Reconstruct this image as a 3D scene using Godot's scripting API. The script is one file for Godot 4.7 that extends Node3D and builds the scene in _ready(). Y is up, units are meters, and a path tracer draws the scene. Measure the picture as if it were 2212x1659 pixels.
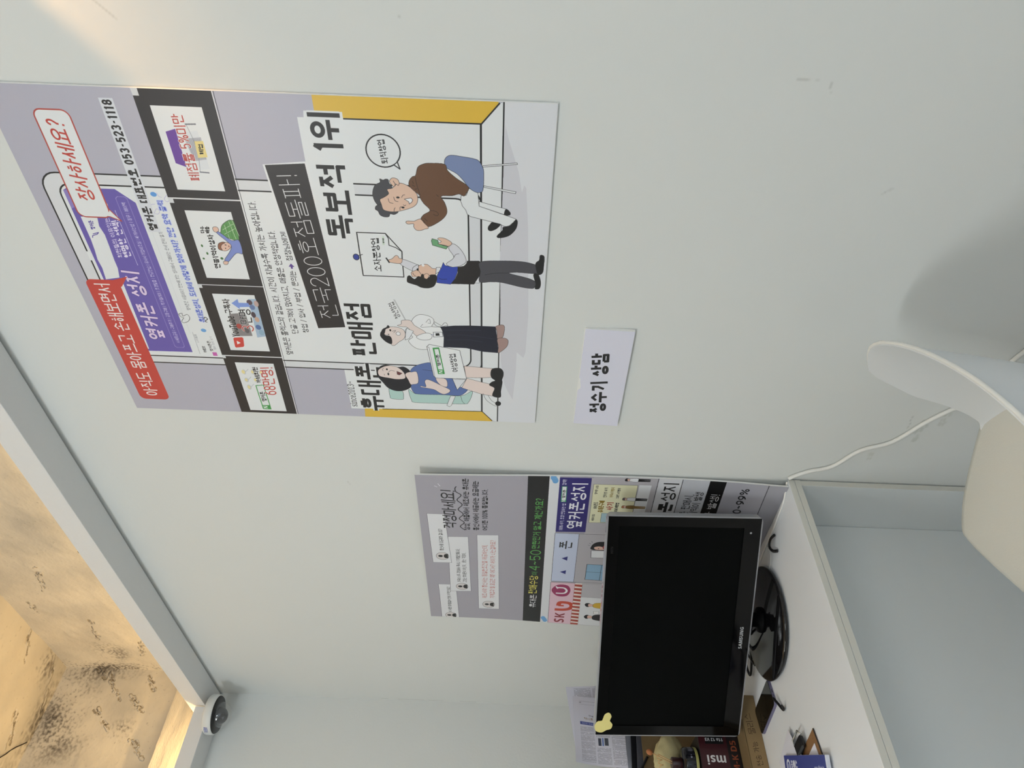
extends Node3D
# Consultation corner of a small shop: white walls, foam-board posters, desk with monitor, shell chair.
const CY := 1.49          # lens height above the floor; measured heights are relative to the lens
const WZ := -1.2          # face of the back wall
const WX := -2.996        # face of the left wall
var used := {}

func _ready() -> void:
	var cam := Camera3D.new()
	cam.name = "camera"
	var th := deg_to_rad(46.57)
	var roll := atan(0.038)
	var fw := Vector3(-cos(th), 0, -sin(th))
	var rt := Vector3(sin(th), 0, -cos(th))
	var up_side := rt * cos(roll) + Vector3.UP * sin(roll)
	var right_side := rt * sin(roll) - Vector3.UP * cos(roll)
	cam.transform = Transform3D(Basis(right_side, up_side, -fw), Vector3(0, CY, 0))
	cam.fov = 2.0 * rad_to_deg(atan(829.5 / 1500.0))
	cam.near = 0.02
	cam.current = true
	add_child(cam)
	var we := WorldEnvironment.new()
	we.name = "world_environment"
	var e := Environment.new()
	e.background_mode = Environment.BG_COLOR
	e.background_color = Color(0.86, 0.93, 1.0)
	e.background_energy_multiplier = 1.1
	e.tonemap_mode = Environment.TONE_MAPPER_LINEAR
	e.tonemap_exposure = 1.25
	e.sdfgi_enabled = true
	e.ssao_enabled = true
	e.ssil_enabled = true
	we.environment = e
	add_child(we)
	# bare LED tubes hung in the room: they shine to all sides, so the upper wall is the brightest
	tube_lamp(Vector3(-1.45, CY + 1.42, 1.5), 1.2, 1.55, "bare white LED tube lamp hung over the desk aisle")
	tube_lamp(Vector3(0.85, CY + 1.42, 1.0), 1.2, 1.15, "bare white LED tube lamp hung in the room middle")
	build_shell()
	build_cove()
	build_posters()
	build_desk()
	build_monitor()
	build_chair()
	build_dome_camera()
	build_cables()
	build_desk_items()
	build_clutter()

# ---------------------------------------------------------------- helpers
func numbered(n: String) -> String:
	if not used.has(n):
		used[n] = 0
		return n
	used[n] += 1
	return "%s_%03d" % [n, used[n]]

func tag(o: Node, label: String, category: String, group := "") -> void:
	o.set_meta("label", label)
	o.set_meta("category", category)
	if group:
		o.set_meta("group", group)

func thing(n: String, label: String, category: String, at := Vector3.ZERO, basis := Basis(), group := "") -> Node3D:
	var o := Node3D.new()
	o.name = numbered(n)
	add_child(o)
	o.transform = Transform3D(basis, at)
	tag(o, label, category, group)
	return o

func obj(n: String, mesh: Mesh, m: Material, parent: Node = null, at := Vector3.ZERO, basis := Basis()) -> MeshInstance3D:
	var o := MeshInstance3D.new()
	o.name = numbered(n) if parent == null else n
	o.mesh = mesh
	o.material_override = m
	o.transform = Transform3D(basis, at)
	(self if parent == null else parent).add_child(o, true)
	return o

func struct(n: String, mesh: Mesh, m: Material, at := Vector3.ZERO, label := "") -> MeshInstance3D:
	var o := obj(n, mesh, m, null, at)
	o.set_meta("kind", "structure")
	if label:
		o.set_meta("label", label)
	return o

func mat(hex: String, rough := 0.6, metal := 0.0, spec := 0.5) -> StandardMaterial3D:
	var m := StandardMaterial3D.new()
	m.albedo_color = Color.html(hex)
	m.roughness = rough
	m.metallic = metal
	m.metallic_specular = spec
	return m

func clear(hex: String, alpha: float, rough := 0.05) -> StandardMaterial3D:
	var m := mat(hex, rough)
	m.albedo_color.a = alpha
	m.transparency = BaseMaterial3D.TRANSPARENCY_ALPHA
	return m

func noisy(m: StandardMaterial3D, freq: float, strength: float, size := 1.0, seed_n := 1) -> StandardMaterial3D:
	var nt := NoiseTexture2D.new()
	nt.width = 512
	nt.height = 512
	nt.seamless = true
	nt.as_normal_map = true
	nt.bump_strength = 4.0
	var fn := FastNoiseLite.new()
	fn.seed = seed_n
	fn.frequency = freq
	fn.fractal_octaves = 4
	nt.noise = fn
	m.normal_enabled = true
	m.normal_texture = nt
	m.normal_scale = strength
	m.uv1_triplanar = true
	m.uv1_world_triplanar = true
	m.uv1_scale = Vector3.ONE * size
	return m

func printed(img: Image, rough := 0.45) -> StandardMaterial3D:
	var m := StandardMaterial3D.new()
	m.albedo_texture = ImageTexture.create_from_image(img)
	m.roughness = rough
	m.texture_repeat = false
	return m

func fin(st: SurfaceTool) -> ArrayMesh:
	st.generate_normals()
	return st.commit()

func start(smooth := false) -> SurfaceTool:
	var st := SurfaceTool.new()
	st.begin(Mesh.PRIMITIVE_TRIANGLES)
	st.set_smooth_group(0 if smooth else -1)
	return st

# a quad whose corners run counter-clockwise as seen from the outside
func quad(st: SurfaceTool, a: Vector3, b: Vector3, c: Vector3, d: Vector3, uv := []) -> void:
	var p := [a, c, b, a, d, c]
	var k := [0, 2, 1, 0, 3, 2]
	for i in 6:
		st.set_uv(uv[k[i]] if uv else Vector2.ZERO)
		st.add_vertex(p[i])

func tri(st: SurfaceTool, a: Vector3, b: Vector3, c: Vector3) -> void:
	for p in [a, c, b]:
		st.set_uv(Vector2.ZERO)
		st.add_vertex(p)

# chamfered box from corner lo to corner hi
func bev(lo: Vector3, hi: Vector3, r := 0.0015) -> ArrayMesh:
	var st := start()
	add_bev(st, lo, hi, r)
	return fin(st)

func add_bev(st: SurfaceTool, lo: Vector3, hi: Vector3, r := 0.0015) -> void:
	var c := (lo + hi) * 0.5
	var h := (hi - lo) * 0.5
	r = minf(r, minf(h.x, minf(h.y, h.z)) * 0.9)
	var v := func(sx, sy, sz, ax):
		var i := h - Vector3(r, r, r)
		i[ax] = h[ax]
		return c + Vector3(sx * i.x, sy * i.y, sz * i.z)
	for ax in 3:
		var b := (ax + 1) % 3
		var d := (ax + 2) % 3
		for s in [-1.0, 1.0]:
			var q := []
			for k in [[-1, -1], [1, -1], [1, 1], [-1, 1]]:
				var g := Vector3.ZERO
				g[ax] = s
				g[b] = k[0]
				g[d] = k[1]
				q.append(v.call(g.x, g.y, g.z, ax))
			if s > 0:
				quad(st, q[0], q[1], q[2], q[3])
			else:
				quad(st, q[3], q[2], q[1], q[0])
	for ax in 3:
		var b := (ax + 1) % 3
		var d := (ax + 2) % 3
		for sb in [-1.0, 1.0]:
			for sd in [-1.0, 1.0]:
				var g0 := Vector3.ZERO
				g0[b] = sb
				g0[d] = sd
				g0[ax] = -1
				var g1 := g0
				g1[ax] = 1
				var p: Array = [v.call(g0.x, g0.y, g0.z, b), v.call(g1.x, g1.y, g1.z, b), v.call(g1.x, g1.y, g1.z, d), v.call(g0.x, g0.y, g0.z, d)]
				if sb * sd < 0:
					quad(st, p[0], p[1], p[2], p[3])
				else:
					quad(st, p[3], p[2], p[1], p[0])
	for sx in [-1.0, 1.0]:
		for sy in [-1.0, 1.0]:
			for sz in [-1.0, 1.0]:
				var p := [v.call(sx, sy, sz, 0), v.call(sx, sy, sz, 1), v.call(sx, sy, sz, 2)]
				if sx * sy * sz > 0:
					tri(st, p[0], p[1], p[2])
				else:
					tri(st, p[2], p[1], p[0])

# outline (counter-clockwise seen from +z) pushed from z0 to z1, its front edge chamfered by r
func slab(poly: PackedVector2Array, z0: float, z1: float, r := 0.0, uvs := Rect2()) -> ArrayMesh:
	var st := start()
	add_slab(st, poly, z0, z1, r, uvs)
	return fin(st)

func add_slab(st: SurfaceTool, poly: PackedVector2Array, z0: float, z1: float, r := 0.0, uvs := Rect2()) -> void:
	var n := poly.size()
	var inner := poly
	if r > 0.0:
		inner = PackedVector2Array()
		for i in n:
			var a := (poly[i] - poly[(i + n - 1) % n]).normalized()
			var b := (poly[(i + 1) % n] - poly[i]).normalized()
			var nn := Vector2(-a.y - b.y, a.x + b.x).normalized()
			inner.append(poly[i] + nn * r / maxf(0.35, nn.dot(Vector2(-a.y, a.x))))
	var t := Geometry2D.triangulate_polygon(inner)
	for i in range(0, t.size(), 3):
		var p := [inner[t[i]], inner[t[i + 1]], inner[t[i + 2]]]
		if (p[1] - p[0]).cross(p[2] - p[0]) > 0:
			p.reverse()
		for q in p:
			if uvs.size != Vector2.ZERO:
				st.set_uv((Vector2(q.x, -q.y) - uvs.position) / uvs.size)
			else:
				st.set_uv(Vector2.ZERO)
			st.add_vertex(Vector3(q.x, q.y, z1))
	t = Geometry2D.triangulate_polygon(poly)
	for i in range(0, t.size(), 3):
		var p := [poly[t[i]], poly[t[i + 1]], poly[t[i + 2]]]
		if (p[1] - p[0]).cross(p[2] - p[0]) < 0:
			p.reverse()
		for q in p:
			st.set_uv(Vector2.ZERO)
			st.add_vertex(Vector3(q.x, q.y, z0))
	for i in n:
		var j := (i + 1) % n
		quad(st, Vector3(poly[i].x, poly[i].y, z0), Vector3(poly[j].x, poly[j].y, z0), Vector3(poly[j].x, poly[j].y, z1 - r), Vector3(poly[i].x, poly[i].y, z1 - r))
		if r > 0.0:
			quad(st, Vector3(poly[i].x, poly[i].y, z1 - r), Vector3(poly[j].x, poly[j].y, z1 - r), Vector3(inner[j].x, inner[j].y, z1), Vector3(inner[i].x, inner[i].y, z1))

func round_rect(x0: float, y0: float, x1: float, y1: float, r: float, n := 6) -> PackedVector2Array:
	var o := PackedVector2Array()
	for k in [[x1 - r, y0 + r, -90], [x1 - r, y1 - r, 0], [x0 + r, y1 - r, 90], [x0 + r, y0 + r, 180]]:
		for i in n + 1:
			var t := deg_to_rad(k[2] + 90.0 * i / n)
			o.append(Vector2(k[0] + r * cos(t), k[1] + r * sin(t)))
	return o

func smooth_path(pts: Array, steps := 6, closed := false) -> Array:
	var o := []
	var n := pts.size()
	for i in (n if closed else n - 1):
		var p0 = pts[(i - 1 + n) % n] if closed or i > 0 else pts[0]
		var p1 = pts[i]
		var p2 = pts[(i + 1) % n]
		var p3 = pts[(i + 2) % n] if closed or i + 2 < n else pts[n - 1]
		for k in steps:
			o.append(p1.cubic_interpolate(p2, p0, p3, float(k) / steps))
	if not closed:
		o.append(pts[n - 1])
	return o

func tube(pts: Array, r, sides := 8, flat := 1.0) -> ArrayMesh:
	var st := start(true)
	add_tube(st, pts, r, sides, flat)
	return fin(st)

func add_tube(st: SurfaceTool, pts: Array, r, sides := 8, flat := 1.0) -> void:
	var rings := []
	var side := Vector3.ZERO
	for i in pts.size():
		var dir: Vector3 = (pts[mini(i + 1, pts.size() - 1)] - pts[maxi(i - 1, 0)]).normalized()
		if side == Vector3.ZERO:
			side = dir.cross(Vector3.UP if absf(dir.y) < 0.9 else Vector3.RIGHT).normalized()
		side = (side - dir * side.dot(dir)).normalized()
		var up := side.cross(dir)
		var ring := []
		var rr: float = r[i] if r is Array else r
		for k in sides:
			var t := TAU * k / sides
			ring.append(pts[i] + side * cos(t) * rr + up * sin(t) * rr * flat)
		rings.append(ring)
	for i in rings.size() - 1:
		for k in sides:
			var j := (k + 1) % sides
			quad(st, rings[i][k], rings[i + 1][k], rings[i + 1][j], rings[i][j])
	for k in range(1, sides - 1):
		tri(st, rings[0][0], rings[0][k], rings[0][k + 1])
		var l: Array = rings[-1]
		tri(st, l[0], l[k + 1], l[k])

func lathe(prof: Array, sides := 32, smooth := true) -> ArrayMesh:
	var st := start(smooth)
	add_lathe(st, prof, sides)
	return fin(st)

func add_lathe(st: SurfaceTool, prof: Array, sides := 32, at := Vector3.ZERO, sx := 1.0, sz := 1.0) -> void:
	for i in prof.size() - 1:
		for k in sides:
			var t0 := TAU * k / sides
			var t1 := TAU * (k + 1) / sides
			var p := func(q: Vector2, t: float): return at + Vector3(q.x * cos(t) * sx, q.y, -q.x * sin(t) * sz)
			var a: Vector3 = p.call(prof[i], t0)
			var b: Vector3 = p.call(prof[i], t1)
			var c: Vector3 = p.call(prof[i + 1], t1)
			var d: Vector3 = p.call(prof[i + 1], t0)
			if prof[i].x < 1e-6:
				tri(st, a, c, d)
			elif prof[i + 1].x < 1e-6:
				tri(st, a, b, c)
			else:
				quad(st, a, b, c, d)

# closed shell from a grid of points g[i][j], pushed back by thick along the given normal of each point
func sheet(g: Array, thick: float, uv_flip := false) -> ArrayMesh:
	var ni := g.size()
	var nj: int = g[0].size()
	var nr := []
	for i in ni:
		var row := []
		for j in nj:
			var du: Vector3 = g[mini(i + 1, ni - 1)][j] - g[maxi(i - 1, 0)][j]
			var dv: Vector3 = g[i][mini(j + 1, nj - 1)] - g[i][maxi(j - 1, 0)]
			row.append(du.cross(dv).normalized())
		nr.append(row)
	var st := start(true)
	var uv := func(i, j): return Vector2(float(i) / (ni - 1), 1.0 - float(j) / (nj - 1))
	var back := func(i, j): return g[i][j] - nr[i][j] * thick
	for i in ni - 1:
		for j in nj - 1:
			quad(st, g[i][j], g[i + 1][j], g[i + 1][j + 1], g[i][j + 1], [uv.call(i, j), uv.call(i + 1, j), uv.call(i + 1, j + 1), uv.call(i, j + 1)])
	st.set_smooth_group(1)
	for i in ni - 1:
		for j in nj - 1:
			quad(st, back.call(i, j + 1), back.call(i + 1, j + 1), back.call(i + 1, j), back.call(i, j))
	st.set_smooth_group(-1)
	for i in ni - 1:
		quad(st, back.call(i, 0), back.call(i + 1, 0), g[i + 1][0], g[i][0])
		quad(st, g[i][nj - 1], g[i + 1][nj - 1], back.call(i + 1, nj - 1), back.call(i, nj - 1))
	for j in nj - 1:
		quad(st, g[0][j], g[0][j + 1], back.call(0, j + 1), back.call(0, j))
		quad(st, back.call(ni - 1, j), back.call(ni - 1, j + 1), g[ni - 1][j + 1], g[ni - 1][j])
	return fin(st)

func lettering(text: String, h: float, m: Material, parent: Node, at: Vector3, basis: Basis, bold := true, wide := 1.0, font := "Droid Sans") -> void:
	var f := SystemFont.new()
	f.font_names = PackedStringArray([font])
	f.font_weight = 700 if bold else 400
	var tm := TextMesh.new()
	tm.font = f
	tm.text = text
	tm.font_size = 32
	tm.pixel_size = h / 23.0
	tm.depth = 0.0004
	obj("lettering", tm, m, parent, at, basis * Basis.from_scale(Vector3(wide, 1, 1)))

# ---------------------------------------------------------------- printing: flat artwork drawn into images
class Press:
	var im: Image
	var s: float
	func _init(w_mm: float, h_mm: float, px: float, paper: Color) -> void:
		s = px * 2.0
		im = Image.create(int(w_mm * s), int(h_mm * s), false, Image.FORMAT_RGB8)
		im.fill(paper)
	func done() -> Image:
		im.shrink_x2()
		return im
	func fill(rings: Array, c: Color) -> void:
		var lo := 1e9
		var hi := -1e9
		for r in rings:
			for p in r:
				lo = minf(lo, p.y)
				hi = maxf(hi, p.y)
		var y0 := maxi(0, int(floor(lo * s)))
		var y1 := mini(im.get_height() - 1, int(ceil(hi * s)))
		if y1 < y0:
			return
		var rows := []
		rows.resize(y1 - y0 + 1)
		for r in rings:
			var n: int = r.size()
			for i in n:
				var a: Vector2 = r[i] * s
				var b: Vector2 = r[(i + 1) % n] * s
				if a.y > b.y:
					var t := a
					a = b
					b = t
				var ya := maxi(y0, int(ceil(a.y - 0.5)))
				var yb := mini(y1, int(ceil(b.y - 0.5)) - 1)
				if yb < ya:
					continue
				var k := (b.x - a.x) / (b.y - a.y)
				for y in range(ya, yb + 1):
					if rows[y - y0] == null:
						rows[y - y0] = []
					rows[y - y0].append(a.x + k * (y + 0.5 - a.y))
		for y in range(y0, y1 + 1):
			var xs = rows[y - y0]
			if xs == null:
				continue
			xs.sort()
			for i in range(0, xs.size() - 1, 2):
				var xa := int(round(xs[i]))
				var xb := int(round(xs[i + 1]))
				if xb > xa:
					im.fill_rect(Rect2i(xa, y, xb - xa, 1), c)
	func rect(x0: float, y0: float, x1: float, y1: float, c: Color) -> void:
		im.fill_rect(Rect2i(int(x0 * s), int(y0 * s), int((x1 - x0) * s), int((y1 - y0) * s)), c)
	func ell(c: Vector2, rx: float, ry: float, n := 24) -> Array:
		var o := []
		for i in n:
			o.append(c + Vector2(cos(TAU * i / n) * rx, sin(TAU * i / n) * ry))
		return o
	func line(pts: Array, w: float, c: Color, closed := false) -> void:
		var n := pts.size()
		for i in (n if closed else n - 1):
			var a: Vector2 = pts[i]
			var b: Vector2 = pts[(i + 1) % n]
			if a.distance_squared_to(b) < 1e-8:
				continue
			var d := (b - a).normalized() * w * 0.5
			var m := Vector2(-d.y, d.x)
			if not closed and i == 0:
				a += d * 0.0
			else:
				a -= d * 0.6
			if closed or i < n - 2:
				b += d * 0.6
			fill([[a + m, b + m, b - m, a - m]], c)
	func text(t: String, c: Color, w: float, oc: Color, ow: float, tl: Vector2, tr: Vector2, bl: Vector2) -> void:
		var total := 0.0
		for ch in t:
			total += Hangul.adv(ch)
		var ux := (tr - tl) / total
		var uy := bl - tl
		for pass_n in (2 if ow > 0 else 1):
			var x := 0.0
			var ww := w + ow * 2.0 if ow > 0 and pass_n == 0 else w
			var cc := oc if ow > 0 and pass_n == 0 else c
			var inset := Vector2(w * 0.5 / maxf(ux.length(), 1e-3), w * 0.5 / maxf(uy.length(), 1e-3))
			for ch in t:
				var a := Hangul.adv(ch)
				for stroke in Hangul.glyph(ch, a, inset):
					var pts := []
					for p in stroke[1]:
						pts.append(tl + ux * (x + p.x) + uy * p.y)
					if stroke[0] == 1:
						ring(pts, ww, cc)
					else:
						line(pts, ww, cc)
				x += a
	func ring(pts: Array, w: float, c: Color) -> void:
		var o := []
		var i_ := []
		var n := pts.size()
		var mid := Vector2.ZERO
		for p in pts:
			mid += p / n
		for i in n:
			var d: Vector2 = (pts[(i + 1) % n] - pts[(i - 1 + n) % n]).normalized()
			var m := Vector2(-d.y, d.x)
			if m.dot(pts[i] - mid) < 0:
				m = -m
			o.append(pts[i] + m * w * 0.5)
			i_.append(pts[i] - m * w * 0.5)
		fill([o, i_], c)
	func latin(t: String, font: String, c: Color, x0: float, y0: float, x1: float, h: float) -> void:
		var f := SystemFont.new()
		f.font_names = PackedStringArray(["Droid Serif" if font == "s" else "Droid Sans"])
		f.font_weight = 700 if font == "b" else 400
		var tm := TextMesh.new()
		tm.font = f
		tm.text = t
		tm.depth = 0.0
		tm.font_size = 64
		tm.pixel_size = 1.0
		var a := tm.get_mesh_arrays()
		var v: PackedVector3Array = a[Mesh.ARRAY_VERTEX]
		var idx: PackedInt32Array = a[Mesh.ARRAY_INDEX] if a[Mesh.ARRAY_INDEX] != null else PackedInt32Array(range(v.size()))
		var box := tm.get_aabb()
		for i in range(0, idx.size(), 3):
			var p := []
			for k in 3:
				var q := v[idx[i + k]]
				p.append(Vector2(x0 + (q.x - box.position.x) / box.size.x * (x1 - x0), y0 + (1.0 - (q.y - box.position.y) / box.size.y) * h))
			fill([p], c)
	func run(ops: Array, owner_node) -> void:
		for o in ops:
			match o[0]:
				"r":
					rect(o[2], o[3], o[4], o[5], Color.html(o[1]))
				"p":
					var pts := []
					for i in range(5, o.size(), 2):
						pts.append(Vector2(o[i], o[i + 1]))
					if o[4] == 1:
						pts = owner_node.smooth_path(pts, 4, true)
					if o[1]:
						fill([pts], Color.html(o[1]))
					if o[2]:
						line(pts, o[3], Color.html(o[2]), true)
				"l":
					var pts := []
					for i in range(4, o.size(), 2):
						pts.append(Vector2(o[i], o[i + 1]))
					if o[3] == 1:
						pts = owner_node.smooth_path(pts, 5, false)
					line(pts, o[2], Color.html(o[1]))
				"e":
					var pts := ell(Vector2(o[4], o[5]), o[6], o[7], 36)
					fill([pts], Color.html(o[1]))
					if o[2]:
						ring(pts, o[3], Color.html(o[2]))
				"t":
					text(o[1], Color.html(o[2]), o[3], Color.html(o[4]) if o[4] else Color.WHITE, o[5], Vector2(o[6], o[7]), Vector2(o[8], o[9]), Vector2(o[10], o[11]))
				"f":
					latin(o[1], o[2], Color.html(o[3]), o[4], o[5], o[6], o[7])

# stroke lettering for Korean syllables and figures, in a unit square (y down)
class Hangul:
	const L := ["G", "GG", "N", "D", "DD", "R", "M", "B", "BB", "S", "SS", "O", "J", "JJ", "C", "K", "T", "P", "H"]
	const T := ["", "G", "GG", "GS", "N", "NJ", "NH", "D", "R", "RG", "RM", "RB", "RS", "RT", "RP", "RH", "M", "B", "BS", "S", "SS", "O", "J", "C", "K", "T", "P", "H"]
	# vowel: pieces of [bars right of the consonant: h/v marks]
	static func adv(ch: String) -> float:
		var u := ch.unicode_at(0)
		if u >= 0xAC00:
			return 1.0
		match ch:
			" ": return 0.36
			"1": return 0.46
			".", ",", "!", "|", "i": return 0.3
			"-", "/", "?", "~": return 0.52
			"%": return 0.85
		return 0.62
	static func arc(cx: float, cy: float, rx: float, ry: float, a0: float, a1: float, n := 10) -> Array:
		var o := []
		for i in n + 1:
			var t := deg_to_rad(lerpf(a0, a1, float(i) / n))
			o.append(Vector2(cx + rx * cos(t), cy + ry * sin(t)))
		return o
	static func cons(c: String, b: Rect2, tall: bool) -> Array:
		if c.length() == 2:
			var h := Rect2(b.position, Vector2(b.size.x * 0.44, b.size.y))
			return cons(c[0], h, tall) + cons(c[1], Rect2(b.position + Vector2(b.size.x * 0.56, 0), h.size), tall)
		var r := []
		match c:
			"G": r = [[0, [0, 0, 1, 0, 0.92, 0.45, 0.3, 1]]] if tall else [[0, [0, 0, 1, 0, 1, 1]]]
			"K": r = [[0, [0, 0, 1, 0, 0.92, 0.45, 0.3, 1]], [0, [0.05, 0.46, 0.9, 0.42]]] if tall else [[0, [0, 0, 1, 0, 1, 1]], [0, [0, 0.5, 1, 0.5]]]
			"N": r = [[0, [0, 0, 0, 1, 1, 1]]]
			"D": r = [[0, [1, 0, 0, 0, 0, 1, 1, 1]]]
			"T": r = [[0, [1, 0, 0, 0, 0, 1, 1, 1]], [0, [0, 0.5, 0.95, 0.5]]]
			"R": r = [[0, [0, 0, 1, 0, 1, 0.5, 0, 0.5, 0, 1, 1, 1]]]
			"M": r = [[0, [0, 0, 1, 0, 1, 1, 0, 1, 0, -0.001]]]
			"B": r = [[0, [0, 0, 0, 1, 1, 1, 1, 0]], [0, [0, 0.48, 1, 0.48]]]
			"S": r = [[0, [0.5, 0, 0.5, 0.25, 0, 1]], [0, [0.5, 0.3, 1, 1]]]
			"J": r = [[0, [0, 0, 1, 0]], [0, [0.5, 0, 0.5, 0.3, 0, 1]], [0, [0.5, 0.35, 1, 1]]]
			"C": r = [[0, [0.28, 0, 0.72, 0]], [0, [0, 0.26, 1, 0.26]], [0, [0.5, 0.26, 0.5, 0.46, 0, 1]], [0, [0.5, 0.48, 1, 1]]]
			"P": r = [[0, [0, 0, 1, 0]], [0, [0.28, 0, 0.28, 1]], [0, [0.72, 0, 0.72, 1]], [0, [0, 1, 1, 1]]]
			"O": return [[1, arc(b.get_center().x, b.get_center().y, b.size.x * 0.5, b.size.y * 0.5, 0, 345, 23)]]
			"H":
				var o := Rect2(b.position + Vector2(b.size.x * 0.12, b.size.y * 0.48), Vector2(b.size.x * 0.76, b.size.y * 0.52))
				return cons("dash", b, tall) + cons("O", o, tall)
			"dash": r = [[0, [0.25, 0, 0.75, 0]], [0, [0, 0.24, 1, 0.24]]]
		var out := []
		for k in r:
			var pts := []
			for i in range(0, k[1].size(), 2):
				pts.append(b.position + Vector2(k[1][i], k[1][i + 1]) * b.size)
			out.append([0, pts])
		return out
	static func box(x0: float, y0: float, x1: float, y1: float, i: Vector2) -> Rect2:
		return Rect2(x0 + i.x, y0 + i.y, maxf(0.02, x1 - x0 - 2 * i.x), maxf(0.02, y1 - y0 - 2 * i.y))
	static func seg(a: float, b: float, c: float, d: float) -> Array:
		return [0, [Vector2(a, b), Vector2(c, d)]]
	static func glyph(ch: String, a: float, i: Vector2) -> Array:
		var u := ch.unicode_at(0)
		if u < 0xAC00:
			return figure(ch, a, i)
		u -= 0xAC00
		var l: String = L[u / 588]
		var v := (u % 588) / 28
		var t: String = T[u % 28]
		var o := []
		var f := t != ""
		var vy1 := 0.58 if f else 0.98
		var upright := v in [0, 1, 2, 3, 4, 5, 6, 7, 20]
		var flat_v := v in [8, 12, 13, 17, 18]
		if upright:
			var wide := 0.58 if v == 20 else (0.46 if v in [1, 3, 5, 7] else 0.54)
			o += cons(l, box(0.04, 0.05 if f else 0.12, wide, 0.52 if f else 0.86, i), true)
			var x: float = (0.78 if v != 20 else 0.82)
			var ym := 0.29 if f else 0.46
			var dy := 0.09 if f else 0.13
			if v == 20:
				o.append(seg(x, 0.02, x, vy1))
			elif v in [0, 2]:
				x = 0.72
				o.append(seg(x, 0.02, x, vy1))
				for k in ([ym] if v == 0 else [ym - dy, ym + dy]):
					o.append(seg(x, k, 0.98, k))
			elif v in [4, 6]:
				x = 0.84
				o.append(seg(x, 0.02, x, vy1))
				for k in ([ym] if v == 4 else [ym - dy, ym + dy]):
					o.append(seg(0.56, k, x, k))
			elif v in [1, 3]:
				o.append(seg(0.62, 0.05, 0.62, vy1 - 0.03))
				o.append(seg(0.88, 0.02, 0.88, vy1))
				for k in ([ym] if v == 1 else [ym - dy, ym + dy]):
					o.append(seg(0.62, k, 0.88, k))
			else:
				o.append(seg(0.66, 0.05, 0.66, vy1 - 0.03))
				o.append(seg(0.9, 0.02, 0.9, vy1))
				for k in ([ym] if v == 5 else [ym - dy, ym + dy]):
					o.append(seg(0.47, k, 0.66, k))
			if f:
				o += cons(t, box(0.2, 0.62, 0.92, 0.98, i), false)
		elif flat_v:
			var top := v in [8, 12]
			var c1 := 0.33 if f else 0.5
			if not f and not top:
				c1 = 0.46
			o += cons(l, box(0.13, 0.03, 0.87, c1, i), false)
			var yb := (0.53 if f else 0.86) if top else (0.44 if f else 0.62)
			if v == 18:
				yb = 0.5 if f else 0.78
			o.append(seg(0.02, yb, 0.98, yb))
			var y2 := c1 if top else (0.62 if f else 0.98)
			if v in [8, 13]:
				o.append(seg(0.5, yb, 0.5, y2))
			elif v in [12, 17]:
				o.append(seg(0.32, yb, 0.32, y2))
				o.append(seg(0.68, yb, 0.68, y2))
			if f:
				o += cons(t, box(0.16, 0.64, 0.86, 0.98, i), false)
		else:
			var c1 := 0.32 if f else 0.48
			o += cons(l, box(0.06, 0.04, 0.62, c1, i), false)
			var over := v in [9, 10, 11]
			var yb := (0.5 if f else 0.74) if over else (0.42 if f else 0.6)
			if v == 19:
				yb = 0.5 if f else 0.74
			o.append(seg(0.0, yb, 0.68, yb))
			if v != 19:
				o.append(seg(0.34, yb, 0.34, c1 if over else (0.58 if f else 0.9)))
			var x := 0.84
			if v in [9, 10]:
				x = 0.78
			if v in [10, 15]:
				o.append(seg(0.76, 0.05, 0.76, vy1))
				x = 0.93
			o.append(seg(x, 0.02, x, vy1))
			if v == 9:
				o.append(seg(x, 0.3, 0.99, 0.3))
			elif v == 10:
				o.append(seg(0.76, 0.3, x, 0.3))
			elif v in [14, 15]:
				o.append(seg(0.62, (yb + vy1) * 0.5, x, (yb + vy1) * 0.5))
			if f:
				o += cons(t, box(0.2, 0.64, 0.9, 0.98, i), false)
		return o
	static func figure(ch: String, a: float, i: Vector2) -> Array:
		var x0 := 0.05 + i.x
		var x1 := a - 0.05 - i.x
		var y0 := 0.04 + i.y
		var y1 := 0.96 - i.y
		var cx := (x0 + x1) * 0.5
		var rx := (x1 - x0) * 0.5
		var h := y1 - y0
		match ch:
			"0": return [[1, arc(cx, (y0 + y1) * 0.5, rx, h * 0.5, 0, 345, 23)]]
			"1": return [[0, [Vector2(x0, y0 + h * 0.22), Vector2(cx + rx * 0.2, y0), Vector2(cx + rx * 0.2, 0.96)]]]
			"2": return [[0, arc(cx, y0 + h * 0.27, rx, h * 0.27, 185, 385, 10) + [Vector2(x0, y1), Vector2(x1 + i.x, y1)]]]
			"3": return [[0, arc(cx, y0 + h * 0.25, rx * 0.92, h * 0.25, 200, 450, 10)], [0, arc(cx, y0 + h * 0.74, rx, h * 0.26, 270, 520, 10)]]
			"4": return [[0, [Vector2(x1 - rx * 0.4, 0.97), Vector2(x1 - rx * 0.4, y0), Vector2(x0, y0 + h * 0.68), Vector2(x1 + i.x, y0 + h * 0.68)]]]
			"5": return [[0, [Vector2(x1, y0), Vector2(x0 + rx * 0.2, y0), Vector2(x0 + rx * 0.1, y0 + h * 0.46)] + arc(cx, y0 + h * 0.69, rx, h * 0.31, 215, 500, 12)]]
			"6": return [[1, arc(cx, y0 + h * 0.69, rx, h * 0.31, 0, 345, 20)], [0, [Vector2(x1 - rx * 0.3, y0), Vector2(x0 + rx * 0.35, y0 + h * 0.28), Vector2(x0, y0 + h * 0.69)]]]
			"8": return [[1, arc(cx, y0 + h * 0.25, rx * 0.9, h * 0.25, 0, 345, 20)], [1, arc(cx, y0 + h * 0.74, rx, h * 0.26, 0, 345, 20)]]
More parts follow.
